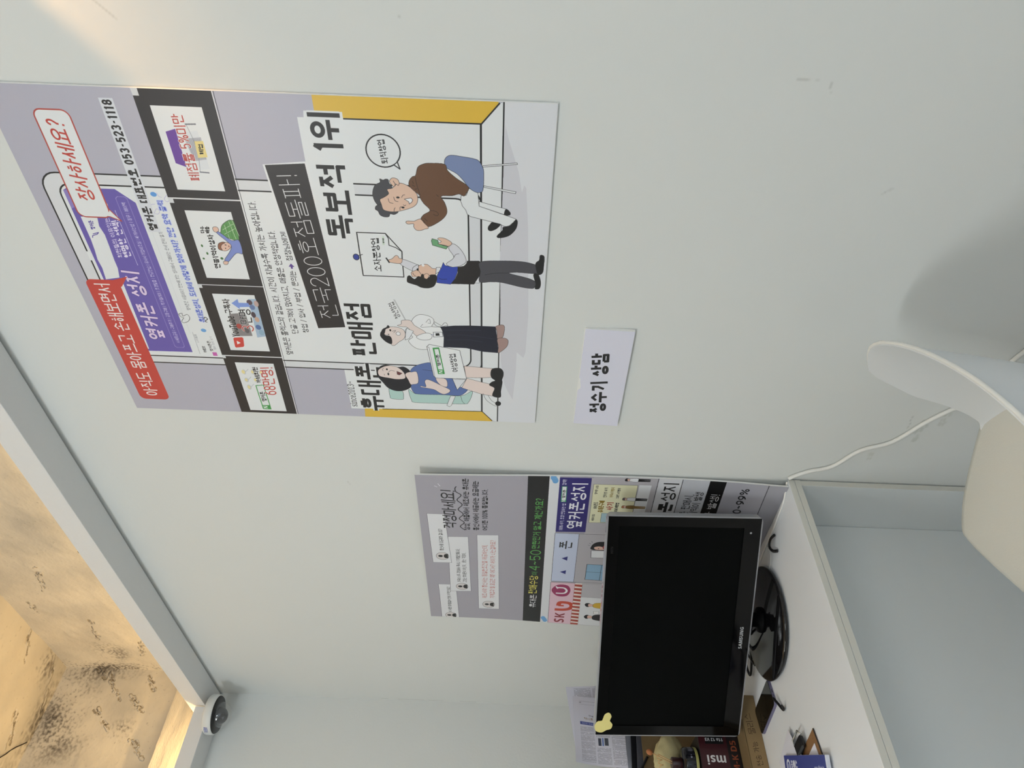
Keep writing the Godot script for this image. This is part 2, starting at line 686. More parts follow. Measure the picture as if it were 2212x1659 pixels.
			"9": return [[1, arc(cx, y0 + h * 0.31, rx, h * 0.31, 0, 345, 20)], [0, [Vector2(x0 + rx * 0.3, y1), Vector2(x1 - rx * 0.35, y0 + h * 0.72), Vector2(x1, y0 + h * 0.31)]]]
			"%": return [[1, arc(x0 + rx * 0.35, y0 + h * 0.22, rx * 0.35, h * 0.22, 0, 345, 16)], [1, arc(x1 - rx * 0.35, y1 - h * 0.22, rx * 0.35, h * 0.22, 0, 345, 16)], [0, [Vector2(x1 - rx * 0.3, y0), Vector2(x0 + rx * 0.3, y1)]]]
			"?": return [[0, arc(cx, y0 + h * 0.24, rx, h * 0.24, 190, 410, 10) + [Vector2(cx, y0 + h * 0.6), Vector2(cx, y0 + h * 0.72)]], seg(cx, y1 - h * 0.06, cx, 0.97)]
			"!": return [seg(a * 0.5, 0.04, a * 0.5, 0.7), seg(a * 0.5, 0.85, a * 0.5, 0.97)]
			"|": return [seg(a * 0.5, 0.05, a * 0.5, 0.95)]
			"-": return [seg(x0, 0.5, x1, 0.5)]
			"~": return [[0, [Vector2(x0, 0.56), Vector2(cx - rx * 0.4, 0.47), Vector2(cx + rx * 0.4, 0.57), Vector2(x1, 0.47)]]]
			"/": return [seg(x1, 0.05, x0, 0.98)]
			".": return [seg(0.06, 0.95, 0.14, 0.95)]
			",": return [seg(0.12, 0.9, 0.05, 1.08)]
		return []

# ---------------------------------------------------------------- lamps
func tube_lamp(at: Vector3, length: float, energy: float, label: String) -> void:
	var t := thing("ceiling_light", label, "ceiling light", at)
	obj("housing", bev(Vector3(-length / 2 - 0.03, 0.035, -0.03), Vector3(length / 2 + 0.03, 0.075, 0.03), 0.003), mat("e6e6e6", 0.5), t)
	var m := mat("f4f6f6", 0.6)
	m.emission_enabled = true
	m.emission = Color(0.94, 0.965, 0.975)
	m.emission_energy_multiplier = 2.0
	for k in [-1.0, 1.0]:
		obj("end_cap", bev(Vector3(k * length / 2 - 0.014, -0.015, -0.015), Vector3(k * length / 2 + 0.014, 0.035, 0.015), 0.002), mat("dcdcdc", 0.5), t)
		obj("rod", bev(Vector3(k * length * 0.4 - 0.003, 0.075, -0.003), Vector3(k * length * 0.4 + 0.003, CY + 1.915 - at.y, 0.003), 0.0005), mat("c8c8c8", 0.4), t)
	var parts := 4
	for k in parts:
		var x0 := -length / 2 + 0.014 + k * (length - 0.028) / parts
		var x1 := x0 + (length - 0.028) / parts
		obj("tube", tube([Vector3(x0, 0, 0), Vector3(x1, 0, 0)], 0.013, 16), m, t)
		var l := OmniLight3D.new()
		l.name = "tube_light"
		l.light_color = Color(0.94, 0.965, 0.975)
		l.light_energy = energy / parts
		l.light_size = 0.1
		l.omni_range = 14.0
		l.omni_attenuation = 2.0
		l.shadow_enabled = true
		l.position = Vector3((x0 + x1) / 2, -0.05, 0)
		t.add_child(l, true)

# ---------------------------------------------------------------- room shell
func wall_image() -> Image:
	var p := Press.new(3700, 2720, 0.26, Color.html("dcdedb"))
	var rng := RandomNumberGenerator.new()
	rng.seed = 5
	var px := func(x: float, y: float): return Vector2((x + 3.2) * 1000.0, (1.2 - y) * 1000.0)
	# smudges and scuffs where the photograph shows them
	for k in [[-1.25, -1.018, 40, 9, "cbcec8", 14], [-1.2, -1.058, 26, 7, "cfd1cb", 10], [-1.345, -0.933, 16, 5, "d0d2cc", 5]]:
		for i in k[5]:
			var c: Vector2 = px.call(k[0] + rng.randf_range(-0.001, 0.001) * k[2], k[1] + rng.randf_range(-0.001, 0.001) * k[3])
			var g := rng.randf_range(4, 9)
			p.fill([p.ell(c, g, g * 0.5, 8)], Color.html(k[4]))
	for k in [[-0.412, -0.453, -0.414, -0.49], [-0.416, -0.514, -0.435, -0.516], [-0.614, -0.675, -0.6, -0.69], [-0.33, 0.69, -0.36, 0.66], [-0.343, 0.204, -0.338, 0.2], [-1.531, 0.446, -1.545, 0.44], [-1.24, -0.985, -1.19, -0.977], [-2.985, 0.50, -2.985, 0.47], [-2.985, 0.43, -2.985, 0.32], [-2.985, 0.3, -2.985, 0.24], [-2.985, 0.17, -2.985, 0.1]]:
		p.line([px.call(k[0], k[1]), px.call(k[2], k[3])], 1.3, Color.html("b4b6b0"))
	return p.done()

# one tile of old plaster (1.8 m x 0.95 m): colour and relief, with scrapes and grimy spots where the photograph shows them
func plaster(seed_n: int, dirt: Array, scrapes: Array, rep := Vector3(3, 1, 1)) -> StandardMaterial3D:
	var w := 768
	var h := 400
	var im := Image.create(w, h, false, Image.FORMAT_RGB8)
	var hm := Image.create(w, h, false, Image.FORMAT_RGB8)
	var n := FastNoiseLite.new()
	n.seed = seed_n
	n.frequency = 0.008
	n.fractal_octaves = 4
	var n2 := FastNoiseLite.new()
	n2.seed = seed_n + 7
	n2.frequency = 0.12
	n2.fractal_octaves = 5
	var base := Color(0.80, 0.765, 0.70)
	var grey := Color(0.70, 0.675, 0.63)
	var dark := Color(0.26, 0.235, 0.21)
	for y in h:
		for x in w:
			var a := n.get_noise_2d(x, y)
			var b := n2.get_noise_2d(x, y * 1.2)
			var k := 0.0
			for d in dirt:
				var q := Vector2((x / 768.0 - d[0]) / d[2], (y / 400.0 - d[1]) / d[3])
				var l := q.length()
				if l < 1.0:
					k += (1.0 - l) * maxf(0.0, b * 1.6 + 0.2 + a * 1.5) * 0.6
			k += maxf(0.0, b - 0.5) * 1.5
			var c := base.lerp(grey, clampf(0.4 + a * 0.9, 0.0, 1.0)).lerp(dark, clampf(k, 0.0, 0.85))
			im.set_pixel(x, y, c)
			var z := clampf(0.45 + a * 0.25 + b * 0.05, 0.0, 1.0)
			hm.set_pixel(x, y, Color(z, z, z))
	var rng := RandomNumberGenerator.new()
	rng.seed = seed_n + 40
	for s in scrapes:
		var c: Vector2 = Vector2(s[0] * w, s[1] * h)
		for i in int(s[4]):
			var t := rng.randf_range(-1, 1)
			var p: Vector2 = c + Vector2(cos(s[3]), sin(s[3])) * t * s[2] * w + Vector2(rng.randf_range(-4, 4), rng.randf_range(-4, 4))
			var r := rng.randi_range(1, 4)
			var len_ := rng.randi_range(2, 9)
			var up := rng.randf() < 0.5
			for k in len_:
				var q: Vector2 = p + Vector2(cos(s[3]), sin(s[3])) * k
				hm.fill_rect(Rect2i(int(q.x), int(q.y), r, r), Color(0.95, 0.95, 0.95) if up else Color(0.1, 0.1, 0.1))
				if not up and rng.randf() < 0.5:
					im.fill_rect(Rect2i(int(q.x), int(q.y), maxi(1, r - 1), maxi(1, r - 1)), Color(0.55, 0.51, 0.45))
	var m := printed(im, 0.9)
	m.texture_repeat = true
	m.uv1_scale = rep
	m.heightmap_enabled = true
	m.heightmap_texture = ImageTexture.create_from_image(hm)
	m.heightmap_scale = 1.0
	return m

# rough plaster face: a grid with lumps, from corner o along u and v, bulging along w
func rough_face(o: Vector3, u: Vector3, v: Vector3, w: Vector3, nu: int, nv: int, amp: float, seed_n: int) -> ArrayMesh:
	var n := FastNoiseLite.new()
	n.seed = seed_n
	n.frequency = 2.4
	n.fractal_octaves = 5
	var n2 := FastNoiseLite.new()
	n2.seed = seed_n + 3
	n2.frequency = 14.0
	n2.fractal_octaves = 2
	var st := start(true)
	var g := []
	for i in nu + 1:
		var row := []
		for j in nv + 1:
			var p := o + u * i / nu + v * j / nv
			var q := Vector3(p.x, p.y * 1.7, p.z)
			var s := maxf(0.0, n2.get_noise_3dv(q * Vector3(0.6, 1.6, 0.6)) - 0.32) * 2.4
			row.append(p + w * (n.get_noise_3dv(q) * amp + s * amp * 1.1))
		g.append(row)
	for i in nu:
		for j in nv:
			var a := Vector2(float(i) / nu, 1.0 - float(j) / nv)
			var b := Vector2(float(i + 1) / nu, 1.0 - float(j + 1) / nv)
			quad(st, g[i][j], g[i + 1][j], g[i + 1][j + 1], g[i][j + 1], [a, Vector2(b.x, a.y), b, Vector2(a.x, b.y)])
	# closed behind, so that the wall has thickness
	st.set_smooth_group(-1)
	var bk := -w * 0.12
	quad(st, g[0][nv] + bk, g[nu][nv] + bk, g[nu][0] + bk, g[0][0] + bk)
	quad(st, g[0][0] + bk, g[nu][0] + bk, g[nu][0], g[0][0])
	quad(st, g[0][nv], g[nu][nv], g[nu][nv] + bk, g[0][nv] + bk)
	quad(st, g[0][0], g[0][nv], g[0][nv] + bk, g[0][0] + bk)
	quad(st, g[nu][0] + bk, g[nu][nv] + bk, g[nu][nv], g[nu][0])
	return fin(st)

func build_shell() -> void:
	var paint := noisy(mat("dcdedb", 0.75, 0.0, 0.4), 0.09, 0.06, 1.6)
	# back wall: a slab whose face carries the marks
	var wm := printed(wall_image(), 0.75)
	wm.metallic_specular = 0.4
	var nt := NoiseTexture2D.new()
	nt.width = 1024
	nt.height = 1024
	nt.as_normal_map = true
	nt.bump_strength = 5.0
	var fn := FastNoiseLite.new()
	fn.seed = 12
	fn.frequency = 0.11
	fn.fractal_octaves = 4
	nt.noise = fn
	wm.normal_enabled = true
	wm.normal_texture = nt
	wm.normal_scale = 0.02
	var st := start()
	var x0 := -3.2
	var x1 := 0.5
	var yb := 0.0
	var yt := CY + 1.2
	var b := WZ - 0.09
	quad(st, Vector3(x0, CY - 1.52, WZ), Vector3(x1, CY - 1.52, WZ), Vector3(x1, yt, WZ), Vector3(x0, yt, WZ), [Vector2(0, 1), Vector2(1, 1), Vector2(1, 0), Vector2(0, 0)])
	quad(st, Vector3(x1, yb - 0.03, b), Vector3(x0, yb - 0.03, b), Vector3(x0, yt, b), Vector3(x1, yt, b))
	quad(st, Vector3(x0, yt, WZ), Vector3(x1, yt, WZ), Vector3(x1, yt, b), Vector3(x0, yt, b))
	quad(st, Vector3(x1, yb - 0.03, WZ), Vector3(x1, yb - 0.03, b), Vector3(x1, yt, b), Vector3(x1, yt, WZ))
	quad(st, Vector3(x0, yb - 0.03, b), Vector3(x0, yb - 0.03, WZ), Vector3(x0, yt, WZ), Vector3(x0, yt, b))
	quad(st, Vector3(x0, yb - 0.03, b), Vector3(x1, yb - 0.03, b), Vector3(x1, yb - 0.03, WZ), Vector3(x0, yb - 0.03, WZ))
	struct("wall_back", fin(st), wm, Vector3.ZERO, "white painted back wall with scuffs behind the posters")
	struct("wall_back_end", bev(Vector3(0.5, -0.03, WZ - 0.09), Vector3(2.3, CY + 1.2, WZ), 0.001), paint)
	struct("wall_left", bev(Vector3(WX - 0.08, -0.03, WZ - 0.02), Vector3(WX, CY + 1.2, 7.5), 0.001), paint, Vector3.ZERO, "white painted left wall")
	# right wall with the glazed shop front that lets the daylight in
	var wr := start()
	add_bev(wr, Vector3(2.2, -0.03, WZ - 0.25), Vector3(2.3, CY + 1.95, -0.5), 0.001)
	add_bev(wr, Vector3(2.2, -0.03, 2.8), Vector3(2.3, CY + 1.95, 7.6), 0.001)
	add_bev(wr, Vector3(2.2, -0.03, -0.5), Vector3(2.3, 0.15, 2.8), 0.001)
	add_bev(wr, Vector3(2.2, CY + 0.9, -0.5), Vector3(2.3, CY + 1.95, 2.8), 0.001)
	struct("wall_right", fin(wr), paint)
	var win := thing("window_1", "glazed shop front in the right wall", "window", Vector3(2.25, 0.15, 1.15))
	win.set_meta("kind", "structure")
	var hh := CY + 0.75
	var fr := mat("5a5c5e", 0.4, 0.5)
	for z in [-1.65, -0.57, 0.53, 1.61]:
		obj("mullion", bev(Vector3(-0.03, 0.0, z), Vector3(0.03, hh, z + 0.04), 0.002), fr, win)
	for y in [0.0, hh - 0.04]:
		obj("rail", bev(Vector3(-0.03, y, -1.65), Vector3(0.03, y + 0.04, 1.65), 0.002), fr, win)
	for k in 3:
		obj("pane", bev(Vector3(-0.003, 0.04, -1.61 + k * 1.09), Vector3(0.003, hh - 0.04, -0.57 + k * 1.09), 0.0005), clear("eef4f4", 0.06, 0.0), win)
	struct("wall_front", bev(Vector3(-3.3, -0.03, 7.5), Vector3(2.3, CY + 1.95, 7.6), 0.001), paint)
	struct("floor", bev(Vector3(-3.3, -0.1, WZ - 0.3), Vector3(2.3, 0.0, 7.6), 0.001), mat("d2d2cf", 0.45), Vector3.ZERO, "grey floor")
	# old plaster shell above the lining
	var rs := [[0.12, 0.45, 0.03, 0.25, 30], [0.2, 0.3, 0.04, 0.2, 26], [0.33, 0.62, 0.03, 0.3, 24], [0.42, 0.25, 0.05, 0.25, 30], [0.55, 0.5, 0.03, 0.3, 20], [0.5, 0.66, 0.012, 0.3, 12], [0.7, 0.7, 0.05, 0.35, 30], [0.3, 0.12, 0.02, 0.1, 10], [0.08, 0.62, 0.02, 0.9, 14]]
	var pm := plaster(3, [[0.01, 0.12, 0.05, 0.3], [0.02, 0.3, 0.03, 0.5], [0.1, 0.3, 0.06, 0.1]], rs)
	struct("wall_upper_back", rough_face(Vector3(-3.09, CY + 1.0, -1.32), Vector3(5.4, 0, 0), Vector3(0, 0.95, 0), Vector3(0, 0, 1), 300, 60, 0.005, 4), pm, Vector3.ZERO, "old rough plaster wall above the white lining, lit warm")
	struct("wall_upper_left", rough_face(Vector3(-3.075, CY + 1.0, 7.65), Vector3(0, 0, -9.0), Vector3(0, 0.95, 0), Vector3(1, 0, 0), 500, 60, 0.005, 8), plaster(9, [[0.985, 0.15, 0.04, 0.3], [0.9, 0.1, 0.08, 0.16], [0.82, 0.12, 0.07, 0.2], [0.84, 0.4, 0.03, 0.08]], [[0.93, 0.3, 0.04, -0.7, 26], [0.9, 0.42, 0.03, -0.9, 20], [0.86, 0.3, 0.03, -0.8, 22], [0.95, 0.45, 0.02, -0.8, 14], [0.8, 0.5, 0.03, -0.8, 16], [0.97, 0.2, 0.02, -0.9, 16]], Vector3(5, 1, 1)), Vector3.ZERO, "old rough plaster wall at the left above the lining")
	var lip := rough_face(Vector3(-3.025, CY + 1.14, 7.73), Vector3(0, 0, -9.0), Vector3(0, 0.24, 0), Vector3(1, 0, 0), 660, 18, 0.0035, 21)
	struct("wall_ledge_left", lip, plaster(14, [[0.97, 0.7, 0.02, 0.2]], [[0.95, 0.4, 0.03, 0.1, 10]], Vector3(5, 1, 1)), Vector3.ZERO, "protruding band of old plaster low on the left wall")
	struct("ceiling", rough_face(Vector3(-3.2, CY + 1.92, -1.45), Vector3(5.6, 0, 0), Vector3(0, 0, 9.1), Vector3(0, -1, 0), 220, 340, 0.005, 15), plaster(18, [[0.05, 0.80, 0.05, 0.14], [0.09, 0.62, 0.04, 0.1], [0.12, 0.9, 0.03, 0.06], [0.3, 0.85, 0.03, 0.05]], [[0.2, 0.9, 0.02, 0.8, 14], [0.12, 0.75, 0.02, 0.8, 16], [0.08, 0.85, 0.03, 0.9, 20]], Vector3(2.5, 5.0, 1)), Vector3.ZERO, "old rough plaster ceiling, stained at the corner")
	# cracks of the old plaster
	var cr := mat("2b2620", 0.95)
	var rng := RandomNumberGenerator.new()
	rng.seed = 33
	for k in [[Vector3(-3.017, CY + 1.27, -1.17), Vector3(-3.017, CY + 1.2, -0.5)], [Vector3(-3.05, CY + 1.913, -1.0), Vector3(-2.75, CY + 1.913, -0.75)]]:
		var pts := []
		for i in 14:
			pts.append(k[0].lerp(k[1], i / 13.0) + Vector3(0, rng.randf_range(-0.006, 0.006), rng.randf_range(-0.004, 0.004)))
		var o := obj("trim_crack", tube(pts, 0.0022, 5), cr)
		o.set_meta("kind", "structure")

func build_cove() -> void:
	var white := noisy(mat("dfe0e0", 0.6), 0.05, 0.08, 1.5)
	# soffit and fascia along the back wall, with a shadow gap at the wall, and the lower one on the left wall
	var st := start()
	add_bev(st, Vector3(WX - 0.01, CY + 1.176, WZ + 0.006), Vector3(0.12, CY + 1.19, WZ + 0.1), 0.001)
	add_bev(st, Vector3(WX - 0.01, CY + 1.1765, WZ + 0.088), Vector3(0.1202, CY + 1.245, WZ + 0.1), 0.001)
	add_bev(st, Vector3(WX - 0.02, CY + 1.184, WZ - 0.005), Vector3(0.12, CY + 1.195, WZ + 0.03), 0.001)
	struct("trim_1", fin(st), white, Vector3.ZERO, "white boxed ledge hiding warm lights along the back wall")
	st = start()
	add_bev(st, Vector3(WX - 0.01, CY + 1.153, WZ + 0.1005), Vector3(WX + 0.12, CY + 1.165, 7.4), 0.001)
	add_bev(st, Vector3(WX + 0.112, CY + 1.1535, WZ + 0.104), Vector3(WX + 0.1245, CY + 1.213, 7.4), 0.001)
	struct("trim_2", fin(st), white, Vector3.ZERO, "white boxed ledge along the left wall")
	# warm LED strips lying in both troughs
	strip(Vector3(-1.42, CY + 1.197, WZ + 0.02), Vector2(2.9, 0.012), 0.0, 0.52, "warm LED strip lying in the ledge along the back wall")
	strip(Vector3(WX + 0.05, CY + 1.172, 0.85), Vector2(3.8, 0.012), PI / 2, 1.3, "warm LED strip lying in the ledge along the left wall")
	# warm spot lamp beyond the end of the ledge, washing down the wall
	var aim := Vector3(-0.62, -0.5, -0.6).normalized()
	var bs := Basis.looking_at(aim, Vector3.UP)
	var t := thing("spot_lamp", "small warm spot lamp fixed near the wall past the ledge end", "lamp", Vector3(0.40, CY + 1.424, -1.052), bs)
	obj("shade", lathe([Vector2(0.014, 0.05), Vector2(0.026, 0.04), Vector2(0.032, -0.012), Vector2(0.030, -0.012), Vector2(0.024, 0.036), Vector2(0.012, 0.046)], 24), mat("e0e0e0", 0.4), t, Vector3.ZERO, Basis(Vector3.RIGHT, PI / 2))
	obj("bracket", bev(Vector3(-0.006, -0.006, 0.045), Vector3(0.006, 0.006, 0.12), 0.001), mat("c8c8c8", 0.4), t)
	var m := mat("ffe6bd", 0.4)
	m.emission_enabled = true
	m.emission = Color(1.0, 0.84, 0.58)
	m.emission_energy_multiplier = 3.0
	obj("bulb", lathe([Vector2(0, 0.012), Vector2(0.01, 0.009), Vector2(0.015, 0.0), Vector2(0.011, -0.008), Vector2(0, -0.012)], 16), m, t, Vector3(0, 0, 0.01))
	var l := SpotLight3D.new()
	l.name = "spot_light"
	l.light_color = Color(1.0, 0.76, 0.48)
	l.light_energy = 5.2
	l.light_size = 0.012
	l.spot_range = 8.0
	l.spot_attenuation = 2.0
	l.spot_angle = 34.0
	l.spot_angle_attenuation = 0.5
	l.shadow_enabled = true
	l.position = Vector3(0, 0, -0.014)
	t.add_child(l)

func strip(at: Vector3, size: Vector2, turn: float, energy: float, label: String) -> void:
	var t := thing("led_strip", label, "light strip", at, Basis(Vector3.UP, turn))
	obj("tape", bev(Vector3(-size.x / 2, -0.003, -size.y / 2), Vector3(size.x / 2, 0.0, size.y / 2), 0.0005), mat("e8e0d0", 0.5), t)
	var m := mat("ffe8c0", 0.5)
	m.emission_enabled = true
	m.emission = Color(1.0, 0.84, 0.58)
	m.emission_energy_multiplier = 3.0
	obj("diode_band", bev(Vector3(-size.x / 2, 0.0, -size.y / 2 + 0.002), Vector3(size.x / 2, 0.002, size.y / 2 - 0.002), 0.0005), m, t)
	var a := AreaLight3D.new()
	a.name = "strip_light"
	a.area_size = size
	a.light_color = Color(1.0, 0.84, 0.58)
	a.light_energy = energy
	a.area_range = 8.0
	a.area_attenuation = 2.0
	a.shadow_enabled = true
	a.position = Vector3(0, 0.006, 0)
	a.rotation = Vector3(PI / 2, 0, 0)
	t.add_child(a)

# ---------------------------------------------------------------- posters and sign
func build_posters() -> void:
	var foam := mat("e9e9e6", 0.7)
	var p := Press.new(800, 1000, 2.0, Color.html("b7b6c4"))
	p.run(PRINT_A, self)
	var pa := printed(p.done(), 0.42)
	var t := thing("poster_board", "large recruitment poster with purple banner, black picture frames and cartoon people", "poster", Vector3(-1.2625, CY - 0.0613, WZ))
	obj("foam_board", bev(Vector3(0, 0, 0.0005), Vector3(0.796, 0.996, 0.0052), 0.0006), foam, t)
	var st := start()
	quad(st, Vector3(0.0008, 0.0008, 0.0055), Vector3(0.7952, 0.0008, 0.0055), Vector3(0.7952, 0.9952, 0.0055), Vector3(0.0008, 0.9952, 0.0055), [Vector2(0, 1), Vector2(1, 1), Vector2(1, 0), Vector2(0, 0)])
	for k in [[0.0008, 0.7952, 0.0008, 0.0008], [0.0008, 0.7952, 0.9952, 0.9952]]:
		pass
	obj("print", fin(st), pa, t)
	# second board: leans bowed between wall and desk
	p = Press.new(800, 1000, 2.0, Color.html("a9a6b0"))
	p.run(PRINT_B, self)
	var pb := printed(p.done(), 0.42)
	t = thing("poster_board", "bowed poster with grey chat cards and black strip, standing on the desk behind the monitor", "poster", Vector3(-2.253, CY - 0.749, WZ))
	var zr := [0.029, 0.0245, 0.018, 0.0115, 0.0105, 0.014, 0.023]
	var tr := [0.0, 0.15, 0.3, 0.5, 0.7, 0.85, 1.0]
	var zl := [0.008, 0.008, 0.011, 0.019, 0.025, 0.028, 0.031]
	var g := []
	var g2 := []
	for i in 9:
		var row := []
		var row2 := []
		for j in 25:
			var k := 1.0 - j / 24.0
			var a := interp(tr, zr, k)
			var b := interp(tr, zl, k)
			var s := i / 8.0
			row.append(Vector3(s * 0.798, 0.9995 * (1.0 - k), lerpf(b, a, s)))
			row2.append(row[j] + Vector3(0, 0, 0.0004))
		g.append(row)
		g2.append(row2)
	obj("foam_board", sheet(g, 0.005), foam, t)
	obj("print", sheet(g2, 0.0003), pb, t)
	# small sign
	p = Press.new(302, 109, 3.0, Color.html("dcdcea"))
	p.text("정수기 상담", Color.html("232325"), 6.6, Color.WHITE, 0, Vector2(38, 34), Vector2(232, 20), Vector2(44, 76))
	t = thing("paper_sign", "small white paper sign on foam board below the large poster", "sign", Vector3(-1.2575, CY - 0.2665, WZ), Basis(Vector3.RIGHT, deg_to_rad(-2.2)))
	obj("foam_board", bev(Vector3(0, 0, 0.001), Vector3(0.302, 0.11, 0.009), 0.0006), foam, t)
	g = []
	var rng := RandomNumberGenerator.new()
	rng.seed = 3
	for i in 13:
		var row := []
		for j in 6:
			row.append(Vector3(0.0005 + i * 0.301 / 12.0, 0.0005 + j * 0.109 / 5.0, 0.0098 + 0.0012 * sin(i * 0.9) * (0.4 if j < 5 else 1.0) * (0.5 + rng.randf() * 0.5) * (1.0 if j == 0 or j == 5 else 0.3)))
		g.append(row)
	obj("paper", sheet(g, 0.0003), printed(p.done(), 0.7), t)

func interp(xs: Array, ys: Array, x: float) -> float:
	for i in range(1, xs.size()):
		if x <= xs[i]:
			var k: float = (x - xs[i - 1]) / (xs[i] - xs[i - 1])
			var p0: float = ys[maxi(i - 2, 0)]
			var p3: float = ys[mini(i + 1, ys.size() - 1)]
			return cubic_interpolate(ys[i - 1], ys[i], p0, p3, k)
	return ys[-1]

# ---------------------------------------------------------------- desk
func build_desk() -> void:
	var board := noisy(mat("e8ebee", 0.38), 0.02, 0.05, 2.0, 6)
	var edge := mat("d9d8d0", 0.5)
	var inner := noisy(mat("e0e4e4", 0.55), 0.03, 0.06, 1.4, 9)
	var t := thing("desk", "white laminate desk with double top board and recessed front panel", "desk", Vector3(0, 0, 0))
	var top := CY - 0.75
	var f := -1.447
	var bk := -2.66
	var z0 := WZ + 0.004
	var z1 := 0.45
	obj("top_board", bev(Vector3(bk, top - 0.0155, z0), Vector3(f - 0.0008, top, z1), 0.0008), board, t)
	obj("lower_board", bev(Vector3(bk, top - 0.032, z0), Vector3(f - 0.0008, top - 0.0165, z1), 0.0008), board, t)
	obj("edge_band", bev(Vector3(f - 0.0008, top - 0.0155, z0), Vector3(f, top, z1), 0.0003), edge, t)
	obj("edge_band", bev(Vector3(f - 0.0008, top - 0.032, z0), Vector3(f, top - 0.0165, z1), 0.0003), edge, t)
	for z in [z0, z1 - 0.016]:
		var sp := obj("side_panel", bev(Vector3(bk, 0, z), Vector3(f - 0.0028, top - 0.0325, z + 0.016), 0.0008), inner, t)
		obj("edge_band", bev(Vector3(f - 0.0028, 0.0, z), Vector3(f - 0.002, top - 0.0325, z + 0.016), 0.0003), edge, sp)
	obj("front_panel", bev(Vector3(-1.641, 0.02, z0 + 0.0165), Vector3(-1.625, top - 0.0325, z1 - 0.0165), 0.0008), inner, t)

# ---------------------------------------------------------------- monitor
func build_monitor() -> void:
	var yaw := 0.54547
	var tilt := -0.0309
	var desk_y := CY - 0.75
	var foot := Vector3(-1.818, desk_y, -0.981)
	var hn := Vector3(sin(yaw), 0, cos(yaw))
	var t := thing("monitor", "black glossy monitor with clear rim on a round glass foot", "monitor", foot)
	var n := Vector3(sin(yaw) * cos(tilt), sin(tilt), cos(yaw) * cos(tilt))
	var r := Vector3.UP.cross(n).normalized()
	var u := n.cross(r)
	var rl := 0.00935
	var r2 := r * cos(rl) + u * sin(rl)
	var u2 := u * cos(rl) - r * sin(rl)
	var b := Basis(r2, u2, n)
	var c := hn * 0.058 + Vector3(0, 0.75 - 0.4754, 0)
	var gloss := mat("040405", 0.1, 0.0, 0.35)
	var w := 0.3345
	var h := 0.2083
	var ro := round_rect(-w, -h, w, h, 0.014)
	var ri := round_rect(-w + 0.004, -h + 0.004, w - 0.004, h - 0.004, 0.010)
	var rs := start()
	for k in ro.size():
		var j := (k + 1) % ro.size()
		var pp := func(q: Vector2, z: float): return Vector3(q.x, q.y, z)
		quad(rs, pp.call(ro[k], -0.0005), pp.call(ro[j], -0.0005), pp.call(ri[j], 0.0005), pp.call(ri[k], 0.0005))
		quad(rs, pp.call(ro[k], -0.02), pp.call(ro[j], -0.02), pp.call(ro[j], -0.0005), pp.call(ro[k], -0.0005))
		quad(rs, pp.call(ri[k], -0.02), pp.call(ri[j], -0.02), pp.call(ro[j], -0.02), pp.call(ro[k], -0.02))
		quad(rs, pp.call(ri[k], 0.0005), pp.call(ri[j], 0.0005), pp.call(ri[j], -0.02), pp.call(ri[k], -0.02))
	obj("clear_rim", fin(rs), clear("b9b9bd", 0.55, 0.1), t, c, b)
	# bezel with an opening for the screen
	var st := start()
	var o := round_rect(-w + 0.004, -h + 0.004, w - 0.004, h - 0.004, 0.011)
	add_slab(st, o, -0.03, -0.0035, 0.0)
	obj("rear_shell", fin(st), mat("101012", 0.3), t, c, b)
	st = start()
	var sx0 := -w + 0.034
	var sx1 := w - 0.031
	var sy0 := -h + 0.049
	var sy1 := h - 0.034
	var oo := [Vector2(-w + 0.004, -h + 0.004), Vector2(w - 0.004, -h + 0.004), Vector2(w - 0.004, h - 0.004), Vector2(-w + 0.004, h - 0.004)]
	var ii := [Vector2(sx0, sy0), Vector2(sx1, sy0), Vector2(sx1, sy1), Vector2(sx0, sy1)]
	var v3 := func(p: Vector2, z: float): return Vector3(p.x, p.y, z)
	for k in 4:
		var j := (k + 1) % 4
		quad(st, v3.call(oo[k], 0.0005), v3.call(oo[j], 0.0005), v3.call(ii[j], 0.001), v3.call(ii[k], 0.001))
		quad(st, v3.call(ii[k], 0.001), v3.call(ii[j], 0.001), v3.call(ii[j], -0.0033), v3.call(ii[k], -0.0033))
		quad(st, v3.call(oo[k], -0.0034), v3.call(oo[j], -0.0034), v3.call(oo[j], 0.0005), v3.call(oo[k], 0.0005))
	obj("bezel", fin(st), gloss, t, c, b)
	obj("screen", bev(Vector3(sx0, sy0, -0.0034), Vector3(sx1, sy1, -0.0012), 0.0002), mat("030404", 0.5, 0.0, 0.2), t, c, b)
	lettering("SAMSUNG", 0.0095, mat("c4c6c8", 0.35, 0.3), t, c + r2 * -0.02 + u2 * (-h + 0.0265) + n * 0.0013, b, true, 1.05)
	lettering("HDTV", 0.006, mat("161618", 0.4), t, c + r2 * (w - 0.10) + u2 * (h - 0.018) + n * 0.0013, b, false)
	obj("power_light", lathe([Vector2(0, 0.0006), Vector2(0.0028, 0.0004), Vector2(0.003, 0)], 12), mat("8d8f92", 0.3), t, c + r2 * (w - 0.045) + u2 * (-h + 0.03) + n * 0.0009, b * Basis(Vector3.RIGHT, PI / 2))
	# plain yellow sticker at the corner
	var sk := PackedVector2Array()
	for p in smooth_path([Vector2(-0.022, 0.0), Vector2(-0.017, 0.016), Vector2(0.0, 0.02), Vector2(0.014, 0.012), Vector2(0.016, 0.0), Vector2(0.035, -0.006), Vector2(0.042, -0.018), Vector2(0.03, -0.026), Vector2(0.016, -0.022), Vector2(0.004, -0.03), Vector2(-0.01, -0.026), Vector2(-0.014, -0.014)], 4, true):
		sk.append(p)
	sk.reverse()
	var stk := obj("sticker", slab(sk, 0.0, 0.0005), mat("e6d98c", 0.5), t, c + r2 * (-w + 0.034) + u2 * (h - 0.02) + n * 0.0013, b)
	stk.set_meta("label", "pale yellow sticker at the corner of the bezel")
